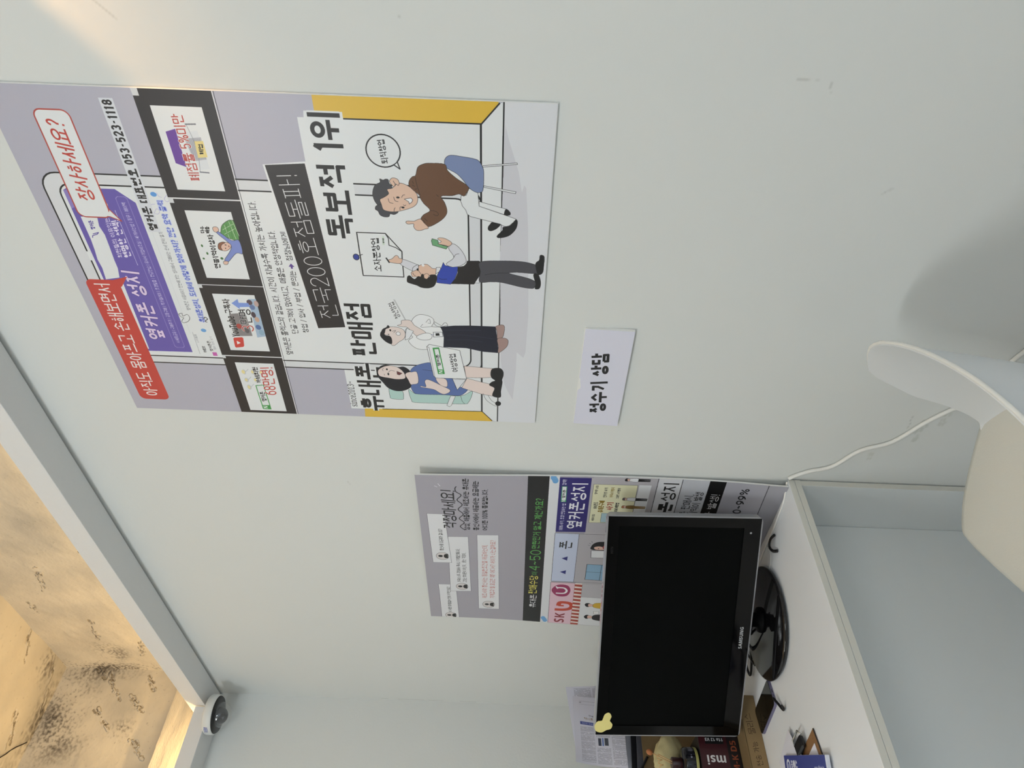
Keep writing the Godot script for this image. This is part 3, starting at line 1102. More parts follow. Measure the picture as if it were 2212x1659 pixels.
	# neck and round glass foot
	obj("neck", lathe([Vector2(0, 0.085), Vector2(0.02, 0.085), Vector2(0.02, 0.03), Vector2(0.034, 0.026), Vector2(0.036, 0.018), Vector2(0, 0.018)], 28), mat("060607", 0.55, 0.0, 0.2), t, hn * -0.012)
	obj("arm", bev(Vector3(-0.022, 0.05, -0.02), Vector3(0.022, 0.2, 0.0), 0.004), mat("0c0c0f", 0.2), t, hn * 0.02, Basis(Vector3.UP, yaw))
	var glass := clear("121113", 0.9, 0.06)
	var prof := [Vector2(0, 0.004), Vector2(0.146, 0.004), Vector2(0.152, 0.0065), Vector2(0.154, 0.010), Vector2(0.152, 0.0145), Vector2(0.146, 0.017), Vector2(0, 0.0178)]
	obj("foot", lathe(prof, 64), glass, t, Vector3.ZERO)
	for k in 5:
		var a := TAU * k / 5.0 + 0.4
		obj("rubber_pad", lathe([Vector2(0, 0), Vector2(0.01, 0), Vector2(0.01, 0.0042), Vector2(0, 0.0042)], 12), mat("0c0c0c", 0.8), t, Vector3(cos(a) * 0.12, 0, sin(a) * 0.12))

# ---------------------------------------------------------------- chair
func build_chair() -> void:
	var fwd := Vector3(-0.905, 0, 0.425).normalized()
	var b := Basis(Vector3.UP.cross(fwd), Vector3.UP, fwd)
	var t := thing("shell_chair", "white moulded shell chair with cream seat pad pulled up to the desk", "chair", Vector3(-0.975, 0, -0.825) + b.x * 0.095, b)
	var prof := [Vector2(0.215, 0.447), Vector2(0.19, 0.458), Vector2(0.1, 0.452), Vector2(0.0, 0.444), Vector2(-0.1, 0.444), Vector2(-0.165, 0.462), Vector2(-0.205, 0.51), Vector2(-0.225, 0.58), Vector2(-0.238, 0.66), Vector2(-0.246, 0.74), Vector2(-0.25, 0.815)]
	var half := [0.255, 0.288, 0.305, 0.31, 0.31, 0.308, 0.306, 0.303, 0.301, 0.3, 0.298]
	var lift := [0.0, 0.006, 0.02, 0.032, 0.04, 0.034, 0.004, 0.0, 0.0, 0.0, 0.0]
	var wrap := [0.0, 0.0, 0.04, 0.08, 0.12, 0.145, 0.162, 0.154, 0.146, 0.118, 0.06]
	var pr := smooth_path(prof, 4)
	var g := []
	var nj := pr.size()
	for i in 29:
		var s := -1.0 + i / 14.0
		var row := []
		for j in nj:
			var q := float(j) / (nj - 1)
			# the corners of the top and of the front are rounded
			var k := q
			var cut := pow(absf(s), 4.5)
			k = lerpf(0.02 * cut, 1.0 - 0.075 * cut, q)
			var x := k * (nj - 1)
			var a := mini(int(x), nj - 2)
			var p: Vector2 = pr[a].lerp(pr[a + 1], x - a)
			var hh := at_list(half, k)
			var li := at_list(lift, k) * s * s
			var wr := at_list(wrap, k) * pow(absf(s), 2.2)
			row.append(Vector3(s * hh, p.y + li, p.x + wr))
		g.append(row)
	var shell := mat("dee1e3", 0.35)
	obj("shell", sheet(flip(g), 0.006), shell, t)
	# rounded rim bead
	var rim := []
	for i in 29:
		rim.append(g[i][nj - 1])
	for j in range(nj - 2, -1, -1):
		rim.append(g[28][j])
	for i in range(27, -1, -1):
		rim.append(g[i][0])
	for j in range(1, nj):
		rim.append(g[0][j])
	obj("rim", tube(rim, 0.0036, 8), mat("e6e6e2", 0.35), t)
	# cushion: a domed pad with rounded corners
	var st := start(true)
	var layers := [[0.93, -0.002], [0.985, 0.004], [1.0, 0.014], [0.985, 0.024], [0.93, 0.031], [0.6, 0.036], [0.25, 0.037], [0.0, 0.037]]
	var outline := smooth_path([Vector2(-0.25, 0.232), Vector2(0.0, 0.244), Vector2(0.25, 0.232), Vector2(0.304, 0.19), Vector2(0.32, 0.05), Vector2(0.308, -0.1), Vector2(0.24, -0.168), Vector2(0.0, -0.18), Vector2(-0.24, -0.168), Vector2(-0.308, -0.1), Vector2(-0.32, 0.05), Vector2(-0.304, 0.19)], 5, true)
	var m := outline.size()
	var pt := func(l, i): return Vector3(outline[i % m].x * layers[l][0], 0.457 + layers[l][1] + 0.014 * pow(absf(outline[i % m].x * layers[l][0]) / 0.31, 2.0), outline[i % m].y * layers[l][0])
	for l in layers.size() - 1:
		for i in m:
			quad(st, pt.call(l, i + 1), pt.call(l, i), pt.call(l + 1, i), pt.call(l + 1, i + 1))
	for i in m:
		tri(st, pt.call(0, i), pt.call(0, i + 1), Vector3(0, 0.457, 0))
	var cm := noisy(mat("dad9d0", 0.55), 0.12, 0.12, 3.0, 4)
	var cu := obj("seat_pad", fin(st), cm, t)
	cu.set_meta("label", "cream seat pad")
	var wood := mat("b98d5c", 0.5)
	for sx in [-1.0, 1.0]:
		for sz in [-1.0, 1.0]:
			obj("leg", tube([Vector3(sx * 0.13, 0.443, sz * 0.12 - 0.02), Vector3(sx * 0.23, 0.0, sz * 0.23 - 0.02)], [0.016, 0.01], 12), wood, t)
	obj("bracket", bev(Vector3(-0.14, 0.428, -0.15), Vector3(0.14, 0.438, 0.11), 0.002), mat("2a2a2c", 0.5), t)

func at_list(a: Array, k: float) -> float:
	var x := k * (a.size() - 1)
	var i := mini(int(x), a.size() - 2)
	return lerpf(a[i], a[i + 1], x - i)

func flip(g: Array) -> Array:
	var o := g.duplicate()
	o.reverse()
	return o

# ---------------------------------------------------------------- dome camera
func build_dome_camera() -> void:
	var t := thing("dome_camera", "white and black dome security camera under the ledge corner", "camera", Vector3(-2.885, CY + 1.153, -1.072))
	obj("housing", lathe([Vector2(0, 0), Vector2(0.07, 0), Vector2(0.0735, -0.004), Vector2(0.0735, -0.03), Vector2(0.071, -0.0335), Vector2(0, -0.0335)].map(func(p): return p), 48), mat("dfe0dd", 0.4), t)
	obj("face_plate", lathe([Vector2(0, -0.0337), Vector2(0.0695, -0.0337), Vector2(0.066, -0.038), Vector2(0.045, -0.040), Vector2(0, -0.040)], 48), mat("0c0c0e", 0.35), t)
	var ball := []
	for i in 9:
		var a := PI / 2 * i / 8.0
		ball.append(Vector2(0.033 * cos(a), -0.042 - 0.034 * sin(a)))
	obj("lens_turret", lathe(ball, 24), mat("101014", 0.15), t, Vector3(0.004, 0, 0.006))
	obj("lens", lathe([Vector2(0, 0.004), Vector2(0.007, 0.003), Vector2(0.011, 0.0), Vector2(0.011, -0.012), Vector2(0, -0.012)], 20), mat("26262e", 0.05), t, Vector3(0.020, -0.060, 0.022), Basis(Quaternion(Vector3.UP, Vector3(0.6, -0.4, 0.7).normalized())))
	var dome := []
	for i in 11:
		var a := PI / 2 * i / 10.0
		dome.append(Vector2(0.047 * cos(a), -0.040 - 0.050 * sin(a)))
	obj("dome", lathe(dome, 32), clear("e8ecee", 0.08, 0.02), t)
	var p := Press.new(22, 14, 12, Color.html("dfe0dd"))
	p.rect(2, 2, 20, 12, Color.html("3a4a9c"))
	p.text("스캅", Color.html("eef0f2"), 1.2, Color.WHITE, 0, Vector2(4, 3), Vector2(18, 3), Vector2(4, 11))
	var st := start()
	for i in 4:
		var a0 := deg_to_rad(60 + i * 5.0)
		var a1 := deg_to_rad(60 + (i + 1) * 5.0)
		var q := func(a: float, y: float): return Vector3(sin(deg_to_rad(90) - a) * 0.0738, y, -sin(a) * -0.0738)
		quad(st, q.call(a1, -0.026), q.call(a0, -0.026), q.call(a0, -0.006), q.call(a1, -0.006), [Vector2(i / 4.0, 1), Vector2((i + 1) / 4.0, 1), Vector2((i + 1) / 4.0, 0), Vector2(i / 4.0, 0)])
	obj("company_label", fin(st), printed(p.done(), 0.4), t)

# ---------------------------------------------------------------- cables
func build_cables() -> void:
	var white := mat("ecebe6", 0.45)
	var y := CY
	var pts := []
	for k in [[-1.441, -0.75, -1.1945], [-1.43, -0.76, -1.1948], [-1.408, -0.793, -1.1948], [-1.384, -0.847, -1.1948], [-1.32, -0.894, -1.1948], [-1.282, -0.962, -1.1948], [-1.209, -1.013, -1.1948], [-1.163, -1.054, -1.1948], [-1.138, -1.087, -1.1948], [-1.08, -1.105, -1.1948], [-1.019, -1.114, -1.1948], [-0.97, -1.132, -1.1948], [-0.85, -1.2, -1.1948], [-0.72, -1.33, -1.19], [-0.68, -1.46, -1.18], [-0.6, -1.485, -1.1], [-0.4, -1.485, -0.95]]:
		pts.append(Vector3(k[0], y + k[1], k[2]))
	tag(obj("power_cord", tube(smooth_path(pts, 5), 0.005, 10), white), "white power cord running down the back wall behind the chair", "cord")
	# printed marks on the cord are left to its material; thin cord on the desk behind the monitor
	var d := CY - 0.7475
	pts = []
	for k in [[-1.452, -1.192], [-1.5, -1.168], [-1.557, -1.160], [-1.62, -1.152], [-1.69, -1.15], [-1.78, -1.14], [-1.86, -1.12]]:
		pts.append(Vector3(k[0], d, k[1]))
	tag(obj("white_cord", tube(smooth_path(pts, 5), 0.0028, 8), white), "white cord lying along the desk edge by the bowed poster", "cord")
	pts = []
	for k in [[-1.72, -1.155], [-1.688, -1.146], [-1.678, -1.112], [-1.703, -1.092], [-1.74, -1.09], [-1.78, -1.1]]:
		pts.append(Vector3(k[0], d - 0.001, k[1]))
	tag(obj("thin_wire", tube(smooth_path(pts, 6), 0.0013, 6), white), "thin white wire looped beside the monitor foot", "wire")
	var black := mat("111113", 0.4)
	for k in [[[[-1.90, -0.62, -1.04], [-1.93, -0.70, -1.0], [-1.95, -0.742, -0.95], [-1.975, -0.743, -0.93], [-2.0, -0.743, -0.96], [-2.03, -0.743, -1.0]], "black monitor cable curving down to the desk"], [[[-1.89, -0.63, -1.06], [-1.95, -0.73, -1.02], [-1.99, -0.742, -0.96], [-2.03, -0.742, -0.925], [-2.045, -0.742, -0.955], [-2.04, -0.742, -1.02]], "black power cable coiled beside the cardboard box"]]:
		pts = []
		for q in k[0]:
			pts.append(Vector3(q[0], y + q[1], q[2]))
		obj("cable", tube(smooth_path(pts, 6), 0.0035, 8), black, get_node("monitor"), -get_node("monitor").position)

# ---------------------------------------------------------------- things on the desk
func build_desk_items() -> void:
	var top := CY - 0.75
	# phone
	var a := Vector3(-1.897, top, -0.787)
	var ex := Vector3(-0.984, 0, 0.177).normalized()
	var ez := Vector3(0, 1, 0)
	var ey := ez.cross(ex)
	var b := Basis(ex, ey, ez)
	var t := thing("mobile_phone", "dark mobile phone with a violet metal edge lying face up beside the monitor foot", "phone", a, b)
	var sgn := -1.0
	obj("body", slab(round_rect(0, -0.076, 0.153, 0.0, 0.011), 0.0003, 0.0075, 0.0008), mat("7f7d9c", 0.3, 0.7), t)
	obj("glass", slab(round_rect(0.0016, -0.0744, 0.1514, -0.0016, 0.010), 0.0074, 0.0083, 0.0004), mat("08090a", 0.06), t)
	obj("port", bev(Vector3(-0.0004, -0.044, 0.003), Vector3(0.001, -0.034, 0.0052), 0.0003), mat("0c0c0e", 0.5), t)
	obj("port", bev(Vector3(-0.0004, -0.03, 0.0033), Vector3(0.001, -0.022, 0.0048), 0.0003), mat("1c1c22", 0.5), t)
	# curved black plastic clips
	var bk := mat("131314", 0.4)
	for k in [[[[-1.613, 0.004, -1.134], [-1.635, 0.009, -1.134], [-1.648, 0.012, -1.118], [-1.641, 0.009, -1.1], [-1.624, 0.004, -1.089]], "curved black plastic clip stuck on the desk near the wall"], [[[-1.887, 0.012, -0.798], [-1.876, 0.007, -0.779], [-1.861, 0.0045, -0.759], [-1.846, 0.007, -0.755], [-1.841, 0.0135, -0.761]], "black plastic hook lying on the desk beside the phone"]]:
		var pts := []
		for q in k[0]:
			pts.append(Vector3(q[0], top + q[1], q[2]))
		tag(obj("plastic_clip", tube(smooth_path(pts, 6), 0.0045, 8, 0.55), bk), k[1], "clip")
	# clipboard with paper and clip
	var ex2 := Vector3(0.012, 0, 0.061).normalized()
	var ey2 := Vector3(-0.075, 0, -0.002).normalized()
	b = Basis(ex2, Vector3.UP, ex2.cross(Vector3.UP).normalized())
	t = thing("clipboard", "brown wooden clipboard with a white page lying on the desk", "clipboard", Vector3(-1.714, top, -0.656), b)
	var br := mat("8a6540", 0.55)
	obj("board", bev(Vector3(0, 0.0003, 0.0), Vector3(0.31, 0.0045, 0.22), 0.0012), br, t)
	obj("dark_edge", bev(Vector3(-0.001, 0.001, -0.002), Vector3(0.31, 0.0035, 0.0), 0.0005), mat("2a221c", 0.6), t)
	obj("page", bev(Vector3(0.028, 0.0047, 0.012), Vector3(0.3, 0.0056, 0.2), 0.0002), mat("dddde8", 0.7), t)
	var cl := obj("clip", bev(Vector3(-0.02, 0.0057, 0.055), Vector3(0.012, 0.017, 0.105), 0.004), mat("101012", 0.3), t)
	obj("clip_bar", tube([Vector3(-0.018, 0.012, 0.052), Vector3(-0.03, 0.016, 0.058), Vector3(-0.03, 0.016, 0.1), Vector3(-0.018, 0.012, 0.108)], 0.0022, 8), mat("b9b9b6", 0.25, 0.9), cl)
	# folded white sheet, one edge raised
	var st := []
	var c0 := Vector3(-1.852, top + 0.008, -0.705)
	var u := Vector3(0.057, 0, 0.08).normalized() * 0.1
	var v := Vector3(-0.132, 0, 0.051).normalized() * 0.12
	for i in 7:
		var row := []
		for j in 7:
			var s := i / 6.0
			var q := j / 6.0
			row.append(c0 + u * s + v * q + Vector3.UP * (0.005 * pow(s, 0.7) * (1.0 - q) + 0.001 * sin(q * 3.0) * s))
		st.append(row)
	tag(obj("paper_sheet", sheet(flip(st), 0.0004), mat("dcdce6", 0.7)), "white paper sheet with a lifted edge beside the clipboard", "paper")
	# blue box of cards, standing on the clipboard
	var p := Press.new(120, 60, 6, Color.html("3a458c"))
	p.rect(0, 26, 120, 60, Color.html("d9dbe6"))
	p.fill([p.ell(Vector2(12, 12), 6, 8)], Color.html("e6e6f0"))
	p.fill([p.ell(Vector2(12, 12), 3.6, 5.2)], Color.html("3a458c"))
	p.fill([p.ell(Vector2(12, 12), 1.8, 2.8)], Color.html("aab0d6"))
	p.text("올케이스", Color.html("e6e6f2"), 1.3, Color.WHITE, 0, Vector2(20, 5), Vector2(40, 5), Vector2(20, 15))
	p.text("휴대폰케이스", Color.html("9aa2d0"), 0.6, Color.WHITE, 0, Vector2(20, 18), Vector2(44, 18), Vector2(20, 22))
	p.latin("www.allcase.kr", "b", Color.html("d0d4ea"), 88, 11, 114, 4)
	var n := Vector3(0.23, 0, 0.075).normalized()
	b = Basis(n, Vector3.UP, n.cross(Vector3.UP).normalized())
	t = thing("card_box", "blue and white printed card box lying on the clipboard page", "box", Vector3(-1.90, top + 0.0062, -0.6585), b)
	obj("carton", bev(Vector3(0.0, 0.0, 0.0), Vector3(0.256, 0.010, 0.12), 0.0008), mat("d9dbe6", 0.5), t)
	var sq := start()
	quad(sq, Vector3(0.001, 0.0103, 0.119), Vector3(0.2535, 0.0103, 0.119), Vector3(0.2535, 0.0103, 0.0005), Vector3(0.001, 0.0103, 0.0005), [Vector2(0, 1), Vector2(1, 1), Vector2(1, 0), Vector2(0, 0)])
	
	obj("printed_lid", fin(sq), printed(p.done(), 0.35), t)

# ---------------------------------------------------------------- boxes and papers behind the monitor
func news_image(seed_n: int, style: int) -> Image:
	var paper := Color.html("c8c8d3")
	var p := Press.new(190, 250, 3.0, paper)
	var rng := RandomNumberGenerator.new()
	rng.seed = seed_n
	var ink := Color.html("85858f")
	var y := 8.0
	if style == 1:
		p.line([Vector2(24, 18), Vector2(190, 22)], 0.7, Color.html("6d6d76"))
		p.text("사회", Color.html("4a4a52"), 0.8, Color.WHITE, 0, Vector2(24, 21), Vector2(32, 21), Vector2(24, 25.5))
		p.line([Vector2(24, 30), Vector2(190, 34)], 0.5, Color.html("77777f"))
		p.text("전남 화순에 살던", Color.html("5a5a62"), 1.0, Color.WHITE, 0, Vector2(58, 70), Vector2(130, 76), Vector2(58, 77))
		p.text("택시로 달려온 길", Color.html("8f7f68"), 1.4, Color.WHITE, 0, Vector2(40, 80), Vector2(130, 88), Vector2(40, 89))
		p.fill([[Vector2(24, 96), Vector2(190, 108), Vector2(190, 118), Vector2(24, 107)]], Color.html("3c4785"))
		p.text("아버지와 기다리는 가족 이야기", Color.html("aab0d0"), 0.7, Color.WHITE, 0, Vector2(30, 99), Vector2(110, 105), Vector2(30, 105))
		y = 116.0
	for c in 3:
		var x0 := 24.0 + c * 58.0
		var yy := y + c * 2.5
		while yy < 242.0:
			var x := x0
			var pic := style == 1 and c == 1 and yy > 150 and yy < 186
			if not pic:
				while x < x0 + 52.0:
					var w := rng.randf_range(2.0, 6.0)
					if rng.randf() < 0.93:
						p.rect(x, yy, minf(x + w, x0 + 52.0), yy + 1.5, ink.lerp(paper, rng.randf_range(0.0, 0.35)))
					x += w + 0.8
			yy += 3.0 if rng.randf() < 0.93 else 5.0
	if style == 1:
		p.rect(88, 152, 128, 180, Color.html("b9bcc6"))
		p.rect(88, 154, 99, 180, Color.html("3f4350"))
		p.rect(103, 152, 108, 180, Color.html("5c74b0"))
		p.rect(112, 152, 126, 178, Color.html("43474f"))
	return p.done()

# loose sheet hung through four corners with a soft curl
func page(n: String, label: String, cat: String, q: Array, curl: float, m: Material, group := "", thick := 0.0004) -> MeshInstance3D:
	var g := []
	for i in 11:
		var row := []
		for j in 11:
			var s := i / 10.0
			var v := j / 10.0
			var p: Vector3 = q[0].lerp(q[1], s).lerp(q[3].lerp(q[2], s), v)
			var nn: Vector3 = (q[1] - q[0]).cross(q[3] - q[0]).normalized()
			row.append(p + nn * curl * (sin(s * PI) * 0.7 + 0.3 * sin(v * 5.0 + s * 4.0)))
		g.append(row)
	var o := obj(n, sheet(g, thick), m)
	tag(o, label, cat, group)
	return o

func build_clutter() -> void:
	var top := CY - 0.75
	var kraft := noisy(mat("8f7650", 0.8), 0.2, 0.1, 4.0, 8)
	var kraft2 := noisy(mat("75603f", 0.85), 0.2, 0.1, 4.0, 9)
	# long flat carton with handwriting on its face
	var p := Press.new(260, 48, 5, Color.html("8f7650"))
	var pen := Color.html("3a2418")
	p.text("유", pen, 1.3, Color.WHITE, 0, Vector2(40, 18), Vector2(58, 16), Vector2(40, 38))
	p.text("애", pen, 1.3, Color.WHITE, 0, Vector2(62, 12), Vector2(82, 14), Vector2(62, 40))
	p.text("전송 가능", pen, 1.2, Color.WHITE, 0, Vector2(96, 16), Vector2(150, 12), Vector2(98, 34))
	p.text("물리스", pen, 1.2, Color.WHITE, 0, Vector2(166, 10), Vector2(215, 6), Vector2(168, 32))
	var t := thing("flat_carton", "long flat brown carton with handwriting standing behind the phone", "box", Vector3(-2.065, top, -0.62))
	obj("carton_body", bev(Vector3(-0.27, 0.0, -0.26), Vector3(-0.0008, 0.048, 0.12), 0.0012), kraft, t)
	obj("carton_lid", bev(Vector3(-0.27, 0.0484, -0.19), Vector3(0.0016, 0.0506, 0.12), 0.0008), kraft2, t)
	var st := start()
	quad(st, Vector3(0.0, 0.001, 0.05), Vector3(0.0, 0.001, -0.259), Vector3(0.0, 0.047, -0.259), Vector3(0.0, 0.047, 0.05), [Vector2(0, 1), Vector2(1, 1), Vector2(1, 0), Vector2(0, 0)])
	obj("written_face", fin(st), printed(p.done(), 0.8), t)
	# dark red hardware box on the carton
	t = thing("hardware_box", "dark red and black computer part box lying on the brown carton", "box", Vector3(-2.13, top + 0.0508, -0.62))
	obj("box_body", bev(Vector3(-0.2, 0.0, -0.17), Vector3(0.0, 0.118, 0.12), 0.0015), mat("130c0f", 0.35), t)
	st = start()
	quad(st, Vector3(0.0004, 0.036, 0.119), Vector3(0.0004, 0.036, -0.1695), Vector3(0.0004, 0.117, -0.1695), Vector3(0.0004, 0.117, 0.119))
	obj("red_face", fin(st), mat("3c1118", 0.35), t)
	var face := Basis(Vector3(0, 0, -1), Vector3(0, 1, 0), Vector3(1, 0, 0))
	var rot := face * Basis(Vector3.BACK, PI / 2)
	lettering("msi", 0.024, mat("d9d6d6", 0.4), t, Vector3(0.0008, 0.072, -0.1), rot, true, 1.0)
	lettering("M-K D5", 0.017, mat("8a4428", 0.4), t, Vector3(0.0006, 0.018, -0.11), face, true, 1.1)
	var lb := obj("black_label", bev(Vector3(0.0004, 0.045, -0.168), Vector3(0.0008, 0.098, -0.142), 0.0001), mat("0c0c0e", 0.4), t)
	lettering("11a 12 V3", 0.0085, mat("cfcfd2", 0.4), t, Vector3(0.001, 0.0715, -0.154), rot, true, 1.0)
	# reed diffuser jar on the box
	t = thing("diffuser_jar", "black round reed diffuser jar with a dark red neck on the red box", "jar", Vector3(-2.18, top + 0.169, -0.722))
	obj("jar_body", lathe([Vector2(0, 0), Vector2(0.04, 0), Vector2(0.044, 0.004), Vector2(0.044, 0.038), Vector2(0.04, 0.044), Vector2(0, 0.044)], 40), mat("0d0d14", 0.15), t)
	var jp := Press.new(60, 20, 6, Color.html("12121c"))
	jp.fill([jp.ell(Vector2(14, 10), 2.2, 2.6)], Color.html("b9bcd0"))
	for i in 5:
		jp.rect(20, 5 + i * 2.4, 34 + (i % 2) * 6, 5.9 + i * 2.4, Color.html("8d90a8"))
	var js := start(true)
	for i in 10:
		var j0 := PI * 0.9 * i / 10.0 - 0.5
		var j1 := PI * 0.9 * (i + 1) / 10.0 - 0.5
		var jq := func(a: float, y: float): return Vector3(cos(a) * 0.0443, y, -sin(a) * 0.0443)
		quad(js, jq.call(j0, 0.014), jq.call(j1, 0.014), jq.call(j1, 0.034), jq.call(j0, 0.034), [Vector2(i / 10.0, 1), Vector2((i + 1) / 10.0, 1), Vector2((i + 1) / 10.0, 0), Vector2(i / 10.0, 0)])
	obj("jar_label", fin(js), printed(jp.done(), 0.4), t)
	obj("jar_band", lathe([Vector2(0.0443, 0.004), Vector2(0.0445, 0.005), Vector2(0.0445, 0.011), Vector2(0.0443, 0.012)], 40), mat("a3a05c", 0.5), t)
	obj("collar", lathe([Vector2(0, 0.0445), Vector2(0.0165, 0.0445), Vector2(0.017, 0.046), Vector2(0.017, 0.073), Vector2(0.0155, 0.075), Vector2(0.011, 0.075), Vector2(0, 0.072)], 28), mat("2c0e10", 0.3), t)
	var reed := mat("c9a06c", 0.7)
	obj("reed", tube([Vector3(0, 0.07, 0.002), Vector3(-0.012, 0.125, -0.03)], 0.0014, 6), reed, t)
	obj("reed", tube([Vector3(0.004, 0.07, -0.002), Vector3(-0.006, 0.11, -0.026)], 0.0014, 6), reed, t)
	var fl := []
	for i in 9:
		var a := PI * i / 8.0
		fl.append(Vector2(0.008 * sin(a) + 0.0001, -0.01 * cos(a)))
	fl[0].x = 0.0
	fl[8].x = 0.0
	obj("wood_flower", lathe(fl, 16), mat("a8683c", 0.7), t, Vector3(-0.013, 0.133, -0.033), Basis(Vector3.RIGHT, -0.5))
	var curl := []
	for i in 46:
		var a := i * 0.62
		curl.append(Vector3(-0.006 + 0.006 * cos(a), 0.108 - i * 0.0002 + 0.006 * sin(a), -0.02 + i * 0.0013))
	obj("curled_reed", tube(curl, 0.0012, 6), reed, t)
	# cream cloth bundle behind the jar
	st = start(true)
	var nz := FastNoiseLite.new()
	nz.seed = 4
	nz.frequency = 9.0
	var gg := []
	for i in 17:
		var row := []
		var th := PI * i / 16.0
		for j in 24:
			var ph := TAU * j / 24.0
			var d := Vector3(sin(th) * cos(ph), cos(th), sin(th) * sin(ph))
			var rr := 1.0 + 0.16 * nz.get_noise_3dv(d * 1.2) + 0.05 * sin(ph * 7.0 + th * 3.0)
			row.append(Vector3(d.x * 0.045, d.y * 0.05, d.z * 0.10) * rr)
		gg.append(row)
	for i in 16:
		for j in 24:
			var k := (j + 1) % 24
			if i == 0:
				tri(st, gg[0][0], gg[1][k], gg[1][j])
			elif i == 15:
				tri(st, gg[i][j], gg[i][k], gg[16][0])
			else:
				quad(st, gg[i][j], gg[i][k], gg[i + 1][k], gg[i + 1][j])
	tag(obj("cloth_bundle", fin(st), noisy(mat("c2b788", 0.85), 0.15, 0.3, 5.0, 3), null, Vector3(-2.275, top + 0.222, -0.735)), "crumpled cream cloth bundle behind the diffuser jar", "cloth")
	# open kraft carton with papers
	t = thing("open_carton", "open brown carton holding papers behind the monitor", "box", Vector3(-2.47, top, -0.82))
	var w := 0.005
	obj("carton_base", bev(Vector3(-0.13, 0.0, -0.2), Vector3(0.09, w, 0.24), 0.0005), kraft2, t)
	for k in [[Vector3(-0.13, w, -0.2), Vector3(-0.13 + w, 0.34, 0.24)], [Vector3(-0.13, w, -0.2), Vector3(0.09, 0.295, -0.2 + w)], [Vector3(-0.13, w, 0.24 - w), Vector3(0.09, 0.27, 0.24)], [Vector3(0.09 - w, w, -0.2), Vector3(0.09, 0.285, 0.24)]]:
		obj("carton_wall", bev(k[0], k[1], 0.0008), kraft2, t)
	# newspapers resting in the carton and over its rim
	var yy := CY
	var na := printed(news_image(2, 0), 0.85)
	var nb := printed(news_image(7, 1), 0.85)
	var pile := "newspapers in the carton"
	page("newspaper", "grey newspaper sheet leaning on the wall behind the page with the blue bar", "newspaper", [Vector3(-2.50, yy - 0.262, -0.86), Vector3(-2.45, yy - 0.44, -0.88), Vector3(-2.42, yy - 0.44, -1.05), Vector3(-2.42, yy - 0.226, -1.035)], 0.004, na, pile)
	page("newspaper", "front newspaper page with a blue headline bar and a photo", "newspaper", [Vector3(-2.365, yy - 0.247, -0.777), Vector3(-2.33, yy - 0.405, -0.752), Vector3(-2.33, yy - 0.40, -0.97), Vector3(-2.375, yy - 0.245, -0.985)], -0.010, nb, pile)
	var dk := mat("1a1a1e", 0.5)
	var looks := ["black glossy magazine wedged in the carton under the newspapers", "pale grey booklet wedged between dark magazines in the carton", "black folder wedged behind the grey booklet in the carton", "mid grey leaflet wedged at the front of the carton"]
	for k in 4:
		page("magazine", looks[k], "magazine", [Vector3(-2.468 + k * 0.015, yy - 0.60, -0.71 - 0.01 * k), Vector3(-2.468 + k * 0.015, yy - 0.60, -0.92), Vector3(-2.438 + k * 0.015, yy - 0.405 - k * 0.016, -0.92), Vector3(-2.438 + k * 0.015, yy - 0.395 - k * 0.016, -0.70 - 0.008 * k)], 0.004, [dk, mat("b9b9c0", 0.6), dk, mat("55555c", 0.5)][k], "magazines in the carton", 0.003)
	tag(obj("wire_rod", tube([Vector3(-2.365, yy - 0.40, -0.68), Vector3(-2.365, yy - 0.475, -0.80)], 0.004, 8), dk), "black rod leaning across the carton papers", "rod")

